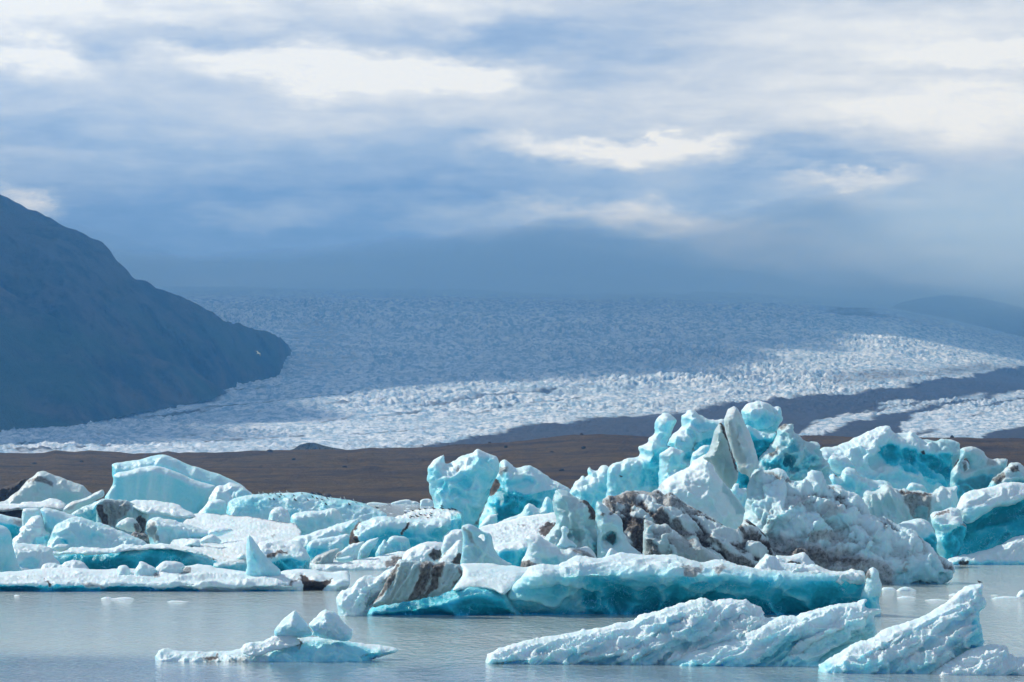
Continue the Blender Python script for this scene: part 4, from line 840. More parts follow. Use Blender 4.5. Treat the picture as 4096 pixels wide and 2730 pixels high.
berg('low pale ridge with two points in front of the dark blue wing', 'iceberg', 'iceberg',
  L('b', 'c3', [750,900,760,870,850,840,900,820,980,790,1010,720,1040,694,1100,740,1150,760,1190,650,1216,638,1247,670,1260,780], 455, T=1.6, R=1.6, lean=.2, blue=.44, rough=.2, wl=2, edge=.35, patches=[([1150,700,1170,720,1160,800],5,.3,.4)]))
berg('white sloping snow slab with a dark hollow at its upper right', 'ice floe', 'ice_floe',
  L('b', 'c3', [580,960,600,916,700,890,850,850,1000,820,1130,805,1220,790,1300,786,1310,900,1200,1060], 392, T=3, R=2., lean=[(1190,0),(1080,2),(790,48)], blue=.04, rough=.4, wl=3, kind='billow', edge=.35, patches=[([910,892,990,878,1045,888,990,906],5,.1,.55), ([1128,965,1138,910,1200,878,1300,886,1262,935,1180,1005],9,.1,.8), ([820,930,870,920,870,935],4,.1,.4), ([720,1000,900,940,960,960,880,1040,740,1060],20,.22,0)], ridges=[([1150,960,1180,910,1270,890],-1.8,.9,'g'), ([730,1050,900,980,1000,900],.6,.8)]))
berg('square turquoise faced block between the holed fin and the pale stump', 'iceberg', 'iceberg',
  L('b', 'c3', [715,1100,760,1070,850,1055,1000,1028,1045,1060,1040,1160], 347, T=2, R=1.4, lean=[(1300,0),(1110,.2),(1030,4)], blue=.72, rough=.15, wl=2, edge=.3, crust=.8, patches=[([700,1110,760,1065,1000,1020,1050,1065,1020,1085,760,1140],9,.12,0)]))
berg('white crag of ice just behind the holed fin', 'iceberg', 'iceberg',
  L('b', 'c3', [255,1090,268,1040,300,990,350,940,450,933,480,960,480,1090], 340, T=1.6, R=1.4, lean=.4, blue=.14, rough=.25, wl=1.5, edge=.35))
berg('thin translucent fin of ice with a small hole through it', 'ice fin', 'ice_fin',
  L('fin', 'c3', [430,1240,440,1130,450,1000,440,920,450,904,490,889,540,895,590,925,630,955,690,965,717,1000,716,1060,731,1110,772,1170,822,1220,905,1247], 318, T=.9, R=1.3, prof=1.6, blue=.26, grey=.22, rough=.16, wl=1.6, edge=.25, fine=.05, crust=.4, holes=[[588,1004,612,984,640,986,646,1030,634,1042,612,1012]], ridges=[([630,960,625,1080,640,1240],.55,.35), ([470,920,530,1040,600,1160],-.3,.3,'g')], patches=[([455,905,480,905,560,1040,590,1110,560,1080],4,.2,.35,.4)]),
  L('snow_foot', 'c3', [220,1235,300,1130,370,1070,440,1016,462,1100,480,1180,505,1250], 320, T=1.6, R=1.4, lean=.4, blue=.08, rough=.2, wl=1.5, edge=.3, patches=[([345,1225,400,1150,440,1150,500,1250,400,1260],8,.1,.75), ([190,1215,300,1110,310,1130,240,1230],5,.1,.6)]))
berg('pale stump shaped like a boot, right of the square turquoise block', 'iceberg', 'iceberg',
  L('stump', 'c3', [965,1245,975,1210,1010,1160,1032,1100,1020,1040,1008,1020,1040,984,1090,984,1140,990,1190,1030,1280,1080,1340,1120,1420,1090,1480,1110,1560,1085,1605,1110,1650,1180,1660,1240], 313, T=1.8, R=1.6, lean=.2, blue=.16, grey=.1, rough=.25, wl=1.5, kind='billow', edge=.3, patches=[([960,1220,1060,1205,1180,1240,1200,1280,960,1280],8,.1,.62), ([1400,1120,1480,1110,1600,1150,1640,1200,1480,1160],7,.1,.5), ([1160,1200,1300,1180,1330,1260,1180,1280],16,.55,0,.2)]),
  L('knob', 'c3', [1280,1100,1320,1040,1340,980,1328,930,1350,904,1390,918,1407,950,1382,990,1402,1030,1442,1050,1485,1095,1400,1120], 315, True, T=.8, R=.8, blue=.16, grey=.1, rough=.1, wl=1, edge=.25))
berg('tall greenish crag with a brown right rim and a deep hollow', 'iceberg', 'iceberg',
  L('crag', 'c3', [1160,1040,1230,960,1280,900,1292,850,1272,780,1265,740,1244,690,1258,640,1275,615,1268,590,1310,571,1360,580,1400,590,1450,640,1500,668,1560,688,1612,740,1642,800,1655,880,1640,920,1680,980,1702,1030,1722,1080,1735,1190], 337, T=2.8, R=2.2, lean=.12, blue=.32, grey=.42, rough=.3, wl=2., edge=.3, fine=.05, crust=.5,
    patches=[([1480,668,1560,676,1650,770,1662,930,1626,860,1560,735],8,.2,.82), ([1600,1040,1720,1050,1735,1220,1630,1220],14,.95,.35), ([1244,640,1280,610,1270,700,1256,700],6,.2,.5)],
    ridges=[([1395,1000,1420,930,1480,980,1490,1030],-1.5,.6,'g'), ([1290,600,1380,700,1420,860,1420,960],.7,.6), ([1400,600,1500,760,1580,900,1640,1080],.5,.5)]),
  L('pinnacle', 'c3', [1660,1050,1640,880,1634,800,1630,720,1650,678,1690,698,1740,738,1792,790,1842,812,1882,870,1892,950,1912,1020,1962,1080,2060,1160,2080,1190], 333, T=1.7, R=1.6, lean=.1, blue=.26, grey=.25, rough=.18, wl=1.8, edge=.25, fine=.05, crust=.5,
    patches=[([1722,1045,1738,990,1790,958,1824,990,1816,1032,1770,1062],6,.95,.55), ([1675,775,1700,785,1730,780,1720,825,1695,820],4,.2,.6), ([1760,780,1800,790,1810,820,1770,800],4,.2,.6)],
    ridges=[([1740,1030,1790,995],-2.2,.75,'g'), ([1660,690,1700,860,1690,960],.4,.4)]))
berg('tiny white peak poking up behind the long turquoise berg', 'ice block', 'ice_block',
  L('b', 'c3', [1715,1200,1760,1120,1780,1102,1812,1130,1870,1165,1890,1200], 322, T=.7, R=.8, blue=.1, rough=.1, wl=1, edge=.25))
# --- the great pile
berg('low glassy blue berg with two tiny spikes on its left shoulder', 'iceberg', 'iceberg',
  L('b', 'c4', [-90,1040,-51,936,0,850,40,820,60,794,76,796,80,812,116,790,116,735,130,711,150,745,186,752,230,705,265,694,330,720,420,740,490,773,530,812,552,855,620,872,690,852,706,915,740,1010], 458, T=3.4, R=2.6, lean=.3, blue=.40, rough=.4, wl=1.8, kind='ridge', edge=.3, crust=.7, tintvar=.3, patches=[([462,835,490,840,502,885,545,890,532,925,466,922],5,.5,1), ([560,860,700,850,700,930,600,940],12,.2,0)], ridges=[([420,740,440,830,380,960],.7,.7), ([260,700,220,800,210,950],.6,.6)]))
berg('tallest berg, a crown of blue knobs, a leaning column and a greenish right wing', 'iceberg', 'iceberg',
  L('column', 'c4', [280,760,300,712,350,670,420,655,480,630,560,620,592,580,563,545,610,510,655,490,655,454,690,440,716,400,704,330,715,300,735,263,790,234,856,231,880,260,920,290,915,320,890,350,870,410,842,480,840,560,880,640,900,800], 449, T=2.6, R=2.2, lean=.1, blue=.35, rough=.3, wl=2.2, edge=.35, patches=[([600,690,700,620,780,600,860,700,860,900,560,900],24,.66,0), ([690,560,800,540,840,420,860,420,830,640,700,640],16,.55,0)], ridges=[([660,490,700,600,640,700],.8,.7), ([880,270,820,420,800,520],.5,.5)]),
  L('blue_mass', 'c4', [745,600,790,570,860,530,818,525,838,470,880,410,940,370,962,330,949,265,985,230,1005,204,1032,191,1070,205,1100,235,1150,255,1180,275,1230,292,1290,288,1345,288,1400,500,1400,760], 441, T=3.6, R=2.6, lean=.2, blue=.35, rough=.34, wl=2.4, edge=.35, crust=.7, patches=[([1000,600,1060,500,1130,470,1250,440,1250,520,1060,620,1000,650],14,.72,0), ([1050,330,1200,300,1300,330,1200,380,1090,390],18,.52,0)], ridges=[([960,360,1010,350,1080,395,1150,408,1300,340],1.0,.7), ([830,520,920,470,1000,500,1100,440],.9,.7), ([1060,500,1040,600,1000,660],-1.2,.7,'g')]),
  L('knob', 'c4', [750,602,800,570,850,530,902,545,992,580,962,650,1005,690,1004,722,872,742,850,785,800,735,786,660], 433, True, T=1.8, R=1.5, lean=.1, blue=.28, rough=.3, wl=1.5, kind='ridge', edge=.35),
  L('ledge', 'c4', [1025,720,1035,660,1050,590,1100,555,1170,509,1218,514,1204,560,1172,610,1150,700], 428, T=1.4, R=1.3, blue=.34, rough=.25, wl=1.5, edge=.35),
  L('boulder', 'c4', [1482,220,1510,180,1540,150,1600,130,1660,121,1710,130,1750,150,1780,176,1820,167,1850,185,1846,240,1867,285,1832,330,1800,405,1700,416,1600,402,1530,340,1496,270], 431, True, T=3.2, R=2.6, lean=.12, blue=.36, rough=.34, wl=2, kind='ridge', edge=.3, crust=.8, patches=[([1520,260,1780,250,1790,400,1600,410,1530,340],24,.56,0)], ridges=[([1780,178,1775,260,1800,360],-.6,.5,'g')]),
  L('recess', 'c4', [1440,420,1530,320,1600,368,1700,408,1750,416,1802,400,1806,460,1780,540,1760,800], 428, T=2., R=1.8, lean=-.1, blue=.62, rough=.3, wl=2, edge=.3, crust=.6, patches=[([1580,490,1700,470,1775,470,1780,560,1700,680,1600,900,1400,900,1500,620],14,1,0)]),
  L('wing', 'c4', [1560,760,1640,660,1700,570,1760,520,1800,440,1808,370,1850,330,1900,330,1953,321,1957,395,1992,425,2030,458,2060,480,2130,484,2192,505,2196,560,2212,600,2252,650,2284,720,2284,800,2310,900], 420, T=3.4, R=2.4, lean=.2, blue=.46, grey=.34, rough=.55, wl=2, kind='ridge', edge=.4, crust=.6, tintvar=.35,
    patches=[([1796,360,1850,326,1912,328,1912,352,1842,374],7,.3,.55,.5), ([1715,610,1780,540,1832,538,1826,560,1765,620],6,.3,.5,.5), ([1650,650,1800,640,1900,640,1930,740,1800,760,1660,720],16,.92,.06,.1), ([1985,690,2080,600,2124,640,2000,810,1940,800],9,.72,0,.2), ([1900,520,1990,500,1990,640,1900,640],14,.6,0,.2)],
    ridges=[([2060,484,1990,620,1900,780],.9,.5), ([1960,400,1900,520,1760,660],.8,.6), ([2130,490,2140,620,2040,800],.8,.5), ([1900,660,1940,740],-1.1,.5,'g')]))
berg('white domed berg topped by two grey upright slabs with a black seam between them', 'iceberg', 'iceberg',
  L('dome', 'c4', [730,930,760,870,850,790,1010,720,1050,660,1130,620,1160,600,1200,588,1225,650,1290,760,1330,850,1390,922,1450,990,1512,1070,1534,1102,1560,1300], 370, T=4, R=3.4, lean=.55, blue=.14, rough=.45, wl=2.2, kind='billow', edge=.35, fine=.12, ridges=[([1160,610,1200,800,1160,960,1280,1150],1.2,1.0), ([1010,720,960,830,1000,960],.9,.9), ([1240,680,1340,860,1460,1010,1530,1110],-1.0,.6,'g')], patches=[([1330,850,1400,930,1535,1105,1500,1140,1440,1120,1360,1000,1290,900],12,.45,.1,.5), ([700,850,770,820,780,900,720,930],6,.2,.1,.6)]),  # right flank greyed: its shade is painted into the tint
  L('left_slab', 'c4', [1130,640,1195,570,1210,520,1226,450,1240,400,1270,348,1300,313,1332,340,1362,420,1388,520,1412,600,1440,680,1468,760,1456,840,1422,872,1402,922,1330,858,1280,780,1220,690], 367, True, T=1.9, R=1.5, lean=.05, blue=.14, grey=.66, rough=.28, wl=2, edge=.25, fine=.06, crust=.5, aniso=(1.2,1,.45),
    patches=[([1282,322,1318,308,1362,420,1405,580,1446,680,1462,760,1436,745,1392,600,1330,424],6,.1,.86,.5), ([1216,640,1300,600,1400,690,1452,800,1404,915,1300,790],18,.45,.06,.75)], ridges=[([1290,330,1280,470,1230,620],.6,.5), ([1310,330,1400,560,1460,780],-.9,.35,'g')]),  # seam blackened and right face greyed to paint their shade
  L('right_slab', 'c4', [1333,300,1345,260,1370,200,1400,184,1432,170,1466,184,1486,230,1512,280,1542,370,1582,450,1612,560,1642,650,1658,722,1604,745,1566,835,1556,800,1530,772,1470,762,1442,680,1412,590,1382,480,1352,400], 363, True, T=1.7, R=1.5, lean=.08, blue=.08, grey=.30, rough=.26, wl=2, edge=.25, fine=.06, crust=.5, aniso=(1.2,1,.4), patches=[([1335,310,1360,420,1420,590,1470,760,1540,780,1520,640,1470,520,1430,400,1400,300,1360,260],10,.14,.06,.72), ([1345,255,1400,180,1470,185,1480,240,1420,290],10,.06,.2,.3)], ridges=[([1470,360,1450,440,1470,500],-.5,.4,'g'), ([1430,180,1480,380,1560,560,1590,720],.6,.5)]))
berg('small pale blue blocks of ice seen through the gap beneath the grey slabs', 'ice block', 'ice_block',
  L('b', 'c4', [1370,960,1395,895,1440,850,1472,862,1470,912,1545,900,1570,960,1570,1060], 402, T=1.6, R=1.3, blue=.34, rough=.3, wl=1.4, kind='ridge', edge=.3))
berg('huge hummocky white mass veined with brown silt, right of the greenish crag', 'iceberg', 'iceberg',
  L('brown_ridge', 'c4', [215,1120,250,1028,300,968,360,985,410,960,460,928,520,918,600,935,680,930,740,918,800,958,850,930,900,955,1000,1050,1100,1090,1200,1150,1300,1210,1400,1262,1452,1292,1522,1178,1562,1190,1640,1240,1732,1340,1762,1420,1800,1520], 350, T=4, R=3, lean=.75, blue=.12, dirt=.22, silt=.85, grey=.15, rough=1.35, wl=2.6, kind='billow', aniso=(.55,.7,1.25), rot=-.55, edge=.4, fine=.14, crust=.5, tintvar=.12,
    patches=[([250,1030,300,970,400,960,520,925,570,1000,520,1060,430,1050,320,1080],14,.1,.62), ([640,1110,760,1080,830,1180,800,1250,690,1200],14,.1,.7), ([810,1215,900,1190,1000,1300,1070,1330,1000,1350,880,1300],14,.1,.62), ([1040,1250,1150,1300,1250,1380,1400,1480,1510,1520,1620,1600,1400,1600,1290,1450,1120,1340],16,.1,.62), ([430,1140,600,1170,650,1320,630,1450,540,1390,440,1250],14,.25,.8,.3), ([1430,1270,1560,1300,1700,1360,1640,1380,1460,1320],8,.1,.7), ([560,930,760,930,960,1050,1100,1100,1080,1120,900,1080,700,1000],10,.1,.5)]),  # dark of the lower left cave painted in among the real dirt
  L('white_hummock', 'c5', [-150,1120,-145,1018,-141,888,-126,768,-106,688,-71,628,-31,614,9,632,89,632,159,632,219,656,289,728,359,738,429,691,489,691,549,728,600,763,700,765,740,800,830,830,880,870,930,960,990,1020,1060,1052,1100,1040,1180,1080,1250,1120,1330,1160,1400,1190,1452,1250,1500,1310,1560,1368,1642,1410,1702,1460,1744,1532,1695,1604,1600,1655], 356, T=5, R=4, lean=.7, blue=.22, dirt=.06, silt=.42, rough=1.9, wl=4.6, kind='billow', edge=.4, fine=.14, crust=.5, tintvar=.14,
    patches=[([-160,1240,0,1230,200,1200,500,1290,700,1310,900,1400,1100,1460,1250,1600,1200,1700,-160,1700],40,.1,.46), ([210,860,350,815,430,830,310,950,225,960],14,.1,.34), ([470,930,640,930,720,1010,560,1045],16,.1,.36), ([1020,1080,1080,1080,1080,1170,1030,1140],8,.2,.5,.3), ([380,1180,640,1150,700,1230,400,1260],16,.1,.44), ([0,1340,300,1300,620,1380,900,1440,800,1480,400,1420],20,.1,.64), ([1150,1500,1500,1440,1700,1560,1600,1700,1150,1700],40,.4,.12,.2), ([-140,700,-60,620,20,640,-40,820,-100,1000,-150,1020],12,.3,0,.3)],
    ridges=[([90,640,200,800,120,1000,0,1180],1.2,1.1), ([490,695,420,820,220,960,60,1080],1.3,1.0), ([700,770,640,900,480,1060,380,1200],1.4,1.1), ([1100,1045,980,1160,900,1300],1.3,1.0), ([1400,1195,1300,1320,1240,1500],1.2,1.0), ([60,1260,160,1130,10,1120],-1.2,.9,'g'), ([1060,1060,1060,1160],-1.2,.5,'g'), ([650,860,560,1000,640,1140],-1.0,1.0,'g')]),
  L('ice_foot', 'c4', [600,1520,614,1200,612,1178,662,1190,742,1240,822,1228,882,1280,982,1330,1002,1360,1062,1350,1132,1400,1202,1450,1302,1530,1420,1610], 341, T=2.2, R=2., lean=.3, blue=.14, dirt=.10, silt=.45, grey=.42, rough=.4, wl=2, edge=.3, fine=.08, crust=.7, patches=[([640,1350,700,1360,760,1480,720,1600,600,1600],14,.3,.6,.5), ([900,1360,1100,1440,1300,1600,900,1600],20,.2,.2,.8)], ridges=[([660,1195,800,1300,860,1480],.8,.7), ([980,1335,960,1440,1060,1560],.6,.6)]))
berg('low white lumps of ice between the dirty mass and the long turquoise berg', 'ice block', 'ice_block',
  L('b', 'c5', [110,1480,120,1388,200,1400,300,1390,380,1354,422,1400,455,1440,500,1500], 342, T=1.4, R=1.2, lean=.6, blue=.10, rough=.25, wl=1.2, kind='billow', edge=.3, patches=[([230,1450,320,1450,330,1480,230,1480],5,.2,.8)]))

# --- right group
berg('broad blue berg with a white left slope and a hollow blue face, back right', 'iceberg', 'iceberg',
  L('mass', 'c5', [480,470,525,440,560,430,630,430,700,400,800,360,880,320,960,280,1030,250,1070,234,1122,227,1150,240,1166,280,1220,295,1290,290,1320,274,1382,290,1420,335,1450,355,1482,350,1560,365,1640,344,1702,365,1772,390,1782,440,1792,520,1722,600,1705,640,1722,740,1745,800], 514, T=4.6, R=3.6, lean=.4, blue=.22, rough=.34, wl=3, edge=.4, crust=.6,
    patches=[([1020,430,1080,400,1150,395,1300,440,1500,480,1700,480,1712,600,1700,720,1630,790,1500,760,1350,660,1200,615,1080,560],22,.82,0), ([1440,360,1640,345,1780,400,1790,520,1720,600,1690,470,1500,460],16,.36,0,.3), ([1400,460,1440,465,1440,500,1410,490],4,.5,.9), ([560,640,900,680,1200,640,1500,780,1500,860,600,860],20,.45,0)],
    ridges=[([1030,560,1100,470,1300,540,1500,600,1650,640],-2.2,1.6,'g'), ([1010,420,940,500,860,600],.9,.7), ([1030,330,1100,305,1180,310,1250,360],.5,.4), ([1200,620,1400,700,1550,780],.9,.9)]),
  L('knob', 'c5', [595,560,600,530,612,500,642,489,702,505,772,515,802,555,845,605,800,630,702,668,640,648,608,600], 500, True, T=1.8, R=1.6, blue=.30, rough=.2, wl=2, edge=.3),
  L('front_lumps', 'c5', [590,790,602,680,652,654,700,690,722,640,762,605,832,610,882,680,932,690,1002,720,1062,720,1130,735,1190,790], 494, T=2.2, R=1.8, lean=.2, blue=.42, rough=.3, wl=2, edge=.35, patches=[([640,650,720,690,690,700,640,680],5,.2,.6)]),
  L('fan', 'c5', [1290,800,1322,745,1362,734,1452,760,1484,820,1480,860], 490, T=1.4, R=1.3, blue=.28, rough=.2, wl=2, edge=.3))
berg('greenish ice arch with a hole, right of the broad hollow faced berg', 'iceberg', 'iceberg',
  L('arch', 'c5', [1690,700,1695,650,1762,560,1782,500,1776,450,1802,425,1862,414,1932,430,1992,460,2006,490,2026,525,2082,535,2142,525,2202,524,2196,600,2182,660,2120,720,2060,800], 508, T=2.2, R=1.8, lean=.1, blue=.38, grey=.36, rough=.22, wl=2.2, edge=.3, crust=.8, holes=[[1768,595,1790,550,1828,518,1862,560,1858,612,1802,648]], patches=[([1740,720,1900,690,2060,670,2040,790,1800,880,1720,880],24,.92,.08,.2), ([2010,520,2100,535,2090,580,1990,600],10,.3,.35,.5)]))
berg('white boulder of ice seen through the hole in the arch', 'ice block', 'ice_block',
  L('b', 'c5', [1735,680,1750,570,1795,530,1850,545,1880,620,1880,680], 520, T=2, R=2, blue=.2, grey=.3, rough=.2, wl=2, edge=.3, patches=[([1780,560,1830,550,1850,640,1800,640],6,.2,.5,.5)]))
berg('mottled berg with black smudges at the right edge, behind the big blue berg', 'iceberg', 'iceberg',
  L('b', 'c5', [2000,820,2060,720,2130,660,2200,600,2230,565,2280,554,2332,575,2362,610,2450,640,2560,780], 502, T=2.6, R=2, lean=.2, blue=.42, grey=.34, rough=.3, wl=2, edge=.3, crust=.8, patches=[([2196,605,2290,588,2294,640,2230,645],8,.3,.65), ([2040,710,2160,650,2176,680,2080,770],9,.5,.65), ([2020,760,2300,720,2500,780,2500,900,2000,900],18,.85,.05)]))
berg('pale wedge with fine dark vertical stripes, right of the hummocky mass', 'iceberg', 'iceberg',
  L('b', 'c5', [860,990,910,870,920,830,950,811,1002,820,1042,800,1076,770,1102,751,1162,780,1252,810,1282,789,1352,815,1442,815,1522,840,1562,800,1612,769,1652,785,1702,775,1762,774,1747,830,1757,900,1745,980], 444, T=2.8, R=2.2, lean=.3, blue=.20, grey=.34, rough=.32, wl=1.8, edge=.3, fine=.06, aniso=(1.6,1,.3), rot=.2, kind='ridge', crust=.5, patches=[([1215,812,1300,810,1420,828,1512,850,1490,950,1480,1100,1330,1070,1280,960],12,.15,.46,.5), ([1225,812,1290,808,1420,820,1530,846,1420,850,1280,840],6,.1,.7), ([1560,800,1760,770,1760,980,1560,960],16,.1,0,.08), ([1360,940,1460,960,1470,1100,1350,1050],12,.5,.3,.4)], ridges=[([1100,755,1180,900,1180,1060],.7,.8), ([1340,900,1400,1040],-1,.7,'g')]))
berg('rounded blue white knob in the gap left of the big blue berg', 'iceberg', 'iceberg',
  L('b', 'c5', [1200,1130,1240,1100,1300,1085,1362,1062,1442,1062,1492,1090,1522,1120,1552,1170,1564,1220,1570,1340], 418, T=2.4, R=2.2, lean=.3, blue=.38, rough=.2, wl=2, edge=.3, patches=[([1420,1250,1500,1200,1580,1200,1580,1400,1440,1400],18,1,.1)]))
berg('big blue berg with a sweeping hollow at the right edge of the view', 'iceberg', 'iceberg',
  L('hollow', 'c5', [1600,1390,1700,1100,1790,1000,2050,900,2352,820,2640,800], 440, T=2.4, R=2.4, blue=.90, rough=.25, wl=4, edge=.3, crust=.3, aniso=(.6,1,1.2), rot=.5, tintvar=.15, patches=[([2000,1340,2140,1240,2260,1130,2400,1050,2600,1000,2600,1200,2300,1240,2100,1340],24,.72,0)], ridges=[([1700,1280,1900,1180,2100,1080,2352,1000],-2.,1.8,'g')]),
  L('snow_cap', 'c5', [1740,980,1762,930,1790,850,1852,820,1922,805,2002,800,2062,780,2122,750,2202,737,2302,735,2352,745,2640,765,2640,880,2352,890,2250,940,2100,960,2030,1010,1950,1050,1890,1100,1832,1118,1800,1080,1780,1020], 434, True, T=2.2, R=1.6, lean=.9, blue=.12, rough=.35, wl=2.4, kind='ridge', aniso=(.5,.6,1.2), rot=.45, edge=.35, patches=[([1820,960,2100,930,2352,860,2640,860,2640,920,2352,910,2050,1010,1860,1110,1800,1080],12,.38,0)]),
  L('nose', 'c5', [1620,1440,1590,1385,1550,1345,1528,1290,1536,1228,1562,1190,1530,1120,1512,1050,1514,1030,1540,1008,1620,990,1662,970,1722,964,1765,975,1795,1040,1806,1095,1836,1120,1832,1200,1802,1300,1764,1390,1740,1440], 432, T=2.4, R=2., lean=[(1480,0),(1140,.3),(1110,-.2),(960,2.5)], blue=.36, rough=.25, wl=2.2, edge=.3, crust=.8, patches=[([1590,1240,1700,1150,1830,1120,1840,1240,1780,1420,1640,1440],20,.85,0), ([1515,1045,1560,1020,1660,980,1680,1000,1600,1040,1530,1058],5,.1,.62), ([1750,1110,1830,1115,1830,1140,1760,1130],4,.3,.5)], ridges=[([1520,1150,1620,1125,1760,1118,1830,1120],.6,.3), ([1770,980,1790,1060,1830,1120],-.6,.3,'g')]),
  L('snow_foot', 'c5', [1660,1440,1680,1420,1782,1390,1882,1378,2002,1350,2082,1330,2152,1290,2232,1238,2352,1208,2640,1170], 427, T=2., R=1.8, lean=.8, blue=.16, rough=.4, wl=1.6, kind='ridge', aniso=(.6,.6,1.2), rot=.4, edge=.4, patches=[([1700,1450,2000,1430,2200,1440,2640,1430,2640,1560,1660,1560],10,.6,0), ([1740,1455,1800,1440,1860,1465,1800,1480],5,.5,.8)]))

# --- small floats on the open water
def flt(crop, pts, label, T=.5, group=None, blue=.2, name='ice_fragment'):
    c = S(crop, pts); D = float(wd(c[:, 1].max() - 1.5))
    berg(label, 'ice fragment', name, L('b', crop, pts, D, T=T, R=.5, lean=.8, blue=blue, rough=.06, wl=.8, edge=.12, step=3.5, fine=.03), group=group)
flt('c1', [900,1450,925,1434,960,1428,985,1432,1005,1445,1060,1436,1120,1430,1170,1434,1210,1447], 'longest flat ice fragment adrift on the water below the low white floe')
flt('c1', [1476,1474,1540,1463,1620,1466,1706,1472], 'thin ice sliver adrift, right of the longest flat fragment')
flt('c1', [120,1420,140,1411,165,1413,185,1421], 'tiny ice crumb on the water near the left edge')
flt('c7', [1562,362,1570,348,1600,345,1630,350,1648,362], 'small white fragment touching the foot of the hummocky mass, left one')
flt('c7', [1640,368,1660,352,1695,342,1730,350,1762,368], 'peaked white fragment at the foot of the hummocky mass, right one')
flt('c7', [1640,408,1690,392,1765,406], 'grey flat fragment in the bay, below the peaked white one')
flt('c7', [1790,420,1850,411,1950,418], 'very thin pale fragment left of the white fin')
flt('c7', [2165,412,2200,400,2260,396,2310,398,2340,410], 'long flat pale fragment right of the white fin')
flt('c7', [2308,398,2325,372,2345,360,2375,372,2390,400], 'upright white fragment at the right edge of the bay')
flt('c7', [1930,392,1960,378,1990,386,2000,394], 'little pale fragment right behind the white fin')
flt('c7', [2160,392,2190,386,2220,391], 'tiny dark grey fragment right of the white fin', blue=.3)
FAR = 'small bergs near the far shore'
flt('c2', [1255,600,1275,582,1340,566,1420,555,1440,570,1500,576,1530,600], 'long low pale berg by the far shore', 2.5, FAR)
flt('c2', [1520,615,1526,598,1522,570,1552,552,1602,547,1642,570,1650,615], 'blocky pale berg by the far shore, next to the horned berg', 2.5, FAR)
flt('c2', [1040,604,1060,585,1100,580,1160,584,1240,596], 'flattest pale berg by the far shore, just right of the roost', 2., FAR)
for k in range(26):
    x = rng.uniform(1060, 1640); y = rng.uniform(600, 690); w_ = rng.uniform(10, 34); h_ = rng.uniform(3, 8)
    if x < 1240 and y > 650: continue
    flt('c2', [x - w_, y + 1, x - w_ * .5, y - h_ * .7, x, y - h_, x + w_ * .6, y - h_ * .6, x + w_, y + 1], 'small brash ice piece floating in the far channel behind the bird terrace', .8, 'brash ice in the far channel')
# ------------------------------------------------------------------ stones on the moraine
def stone(x, y, wpx, hpx, D, label, name='boulder', cat='boulder', seed=0, group=None):
    s_ = D / FPX; p = at([x], [y], D)[0]; w_, h_ = wpx * s_, hpx * s_
    bm = bmesh.new(); bmesh.ops.create_icosphere(bm, subdivisions=4, radius=1)
    v = np.array([q.co for q in bm.verts]); f = np.array([[q.index for q in t.verts] for t in bm.faces]); bm.free()
    n = fbm(v * 1.1 + seed, 4, .6, 'ridge')
    v = v * (1 + .38 * n)[:, None] * [w_ / 2, w_ / 2 * .8, h_ * .72]
    o = new_mesh(name, v, f, M_ICE, attr=np.tile([0., 1., 0.], (len(v), 1))); o.location = (p[0], p[1], p[2] + h_ * .25)
    tag(o, label, cat, group); return o
import bmesh
def ground_D(x, y):                   # where the line of sight meets the moraine slope
    yr = np.interp(x, RX, RY); zr = CAMZ + (HOR - yr) * 2100 / FPX
    D = np.linspace(1290, 2095, 400); z = (D - 1290) / 810 * zr; zz = CAMZ + (HOR - y) * D / FPX
    return float(D[np.argmin(np.abs(z - zz))])
stone(1078, 1817, 30, 18, 2060, 'large dark boulder on the moraine crest below the small dark hill', seed=3)
stone(2326, 1746, 16, 14, 2090, 'dark boulder standing on the moraine crest near the middle of the view', seed=5)
stone(3808, 1751, 14, 9, 2090, 'dark boulder on the moraine crest behind the broad hollow faced berg', seed=6)
for k, (c, x, y) in enumerate([('c1', 98, 228), ('c1', 302, 298), ('c1', 730, 225), ('c1', 305, 242), ('c2', 390, 205), ('c2', 845, 272), ('c2', 660, 248), ('c2', 1335, 218), ('c2', 1510, 366), ('c3', 835, 203), ('c3', 985, 298), ('c3', 690, 172), ('c3', 1245, 255), ('c3', 1530, 210), ('c3', 1335, 412), ('c3', 1860, 228), ('c3', 1380, 460), ('c3', 60, 480), ('c4', 80, 545), ('c4', 405, 560)]):
    q = S(c, [x, y])[0]
    stone(q[0], q[1], 14 + (k * 5) % 9, 9, ground_D(*q), 'small dark stone scattered on the brown moraine slope', 'stone', 'stone', seed=k * 3.7, group='stones scattered on the moraine')

# ------------------------------------------------------------------ birds
def mat_feather():
    m, n, b = material('gull_plumage')
    a = n.node('ShaderNodeAttribute', attribute_name='tint').outputs['Color']
    n.put(b.inputs['Base Color'], a); b.inputs['Roughness'].default_value = .8
    return m
M_GULL = mat_feather()
def tube(path, rad, n=10):
    """closed tapered body along a path in the x-z plane; rad: (side, up) pairs"""
    V, F = [], []
    path = np.array(path, float)
    for i, (p, r) in enumerate(zip(path, rad)):
        t = path[min(i + 1, len(path) - 1)] - path[max(i - 1, 0)]; t /= np.linalg.norm(t)
        side = np.array([0, 1, 0.]); up = np.cross(t, side); up /= np.linalg.norm(up)
        for k in range(n):
            a = 2 * math.pi * k / n
            V.append(p + side * math.cos(a) * r[0] + up * math.sin(a) * r[1])
    for i in range(len(path) - 1):
        for k in range(n):
            F.append((i * n + k, i * n + (k + 1) % n, (i + 1) * n + (k + 1) % n, (i + 1) * n + k))
    c0, c1 = len(V), len(V) + 1; V += [path[0], path[-1]]
    L_ = (len(path) - 1) * n
    F += [(c0, (k + 1) % n, k, k) for k in range(n)] + [(c1, L_ + k, L_ + (k + 1) % n, L_ + (k + 1) % n) for k in range(n)]
    return V, F
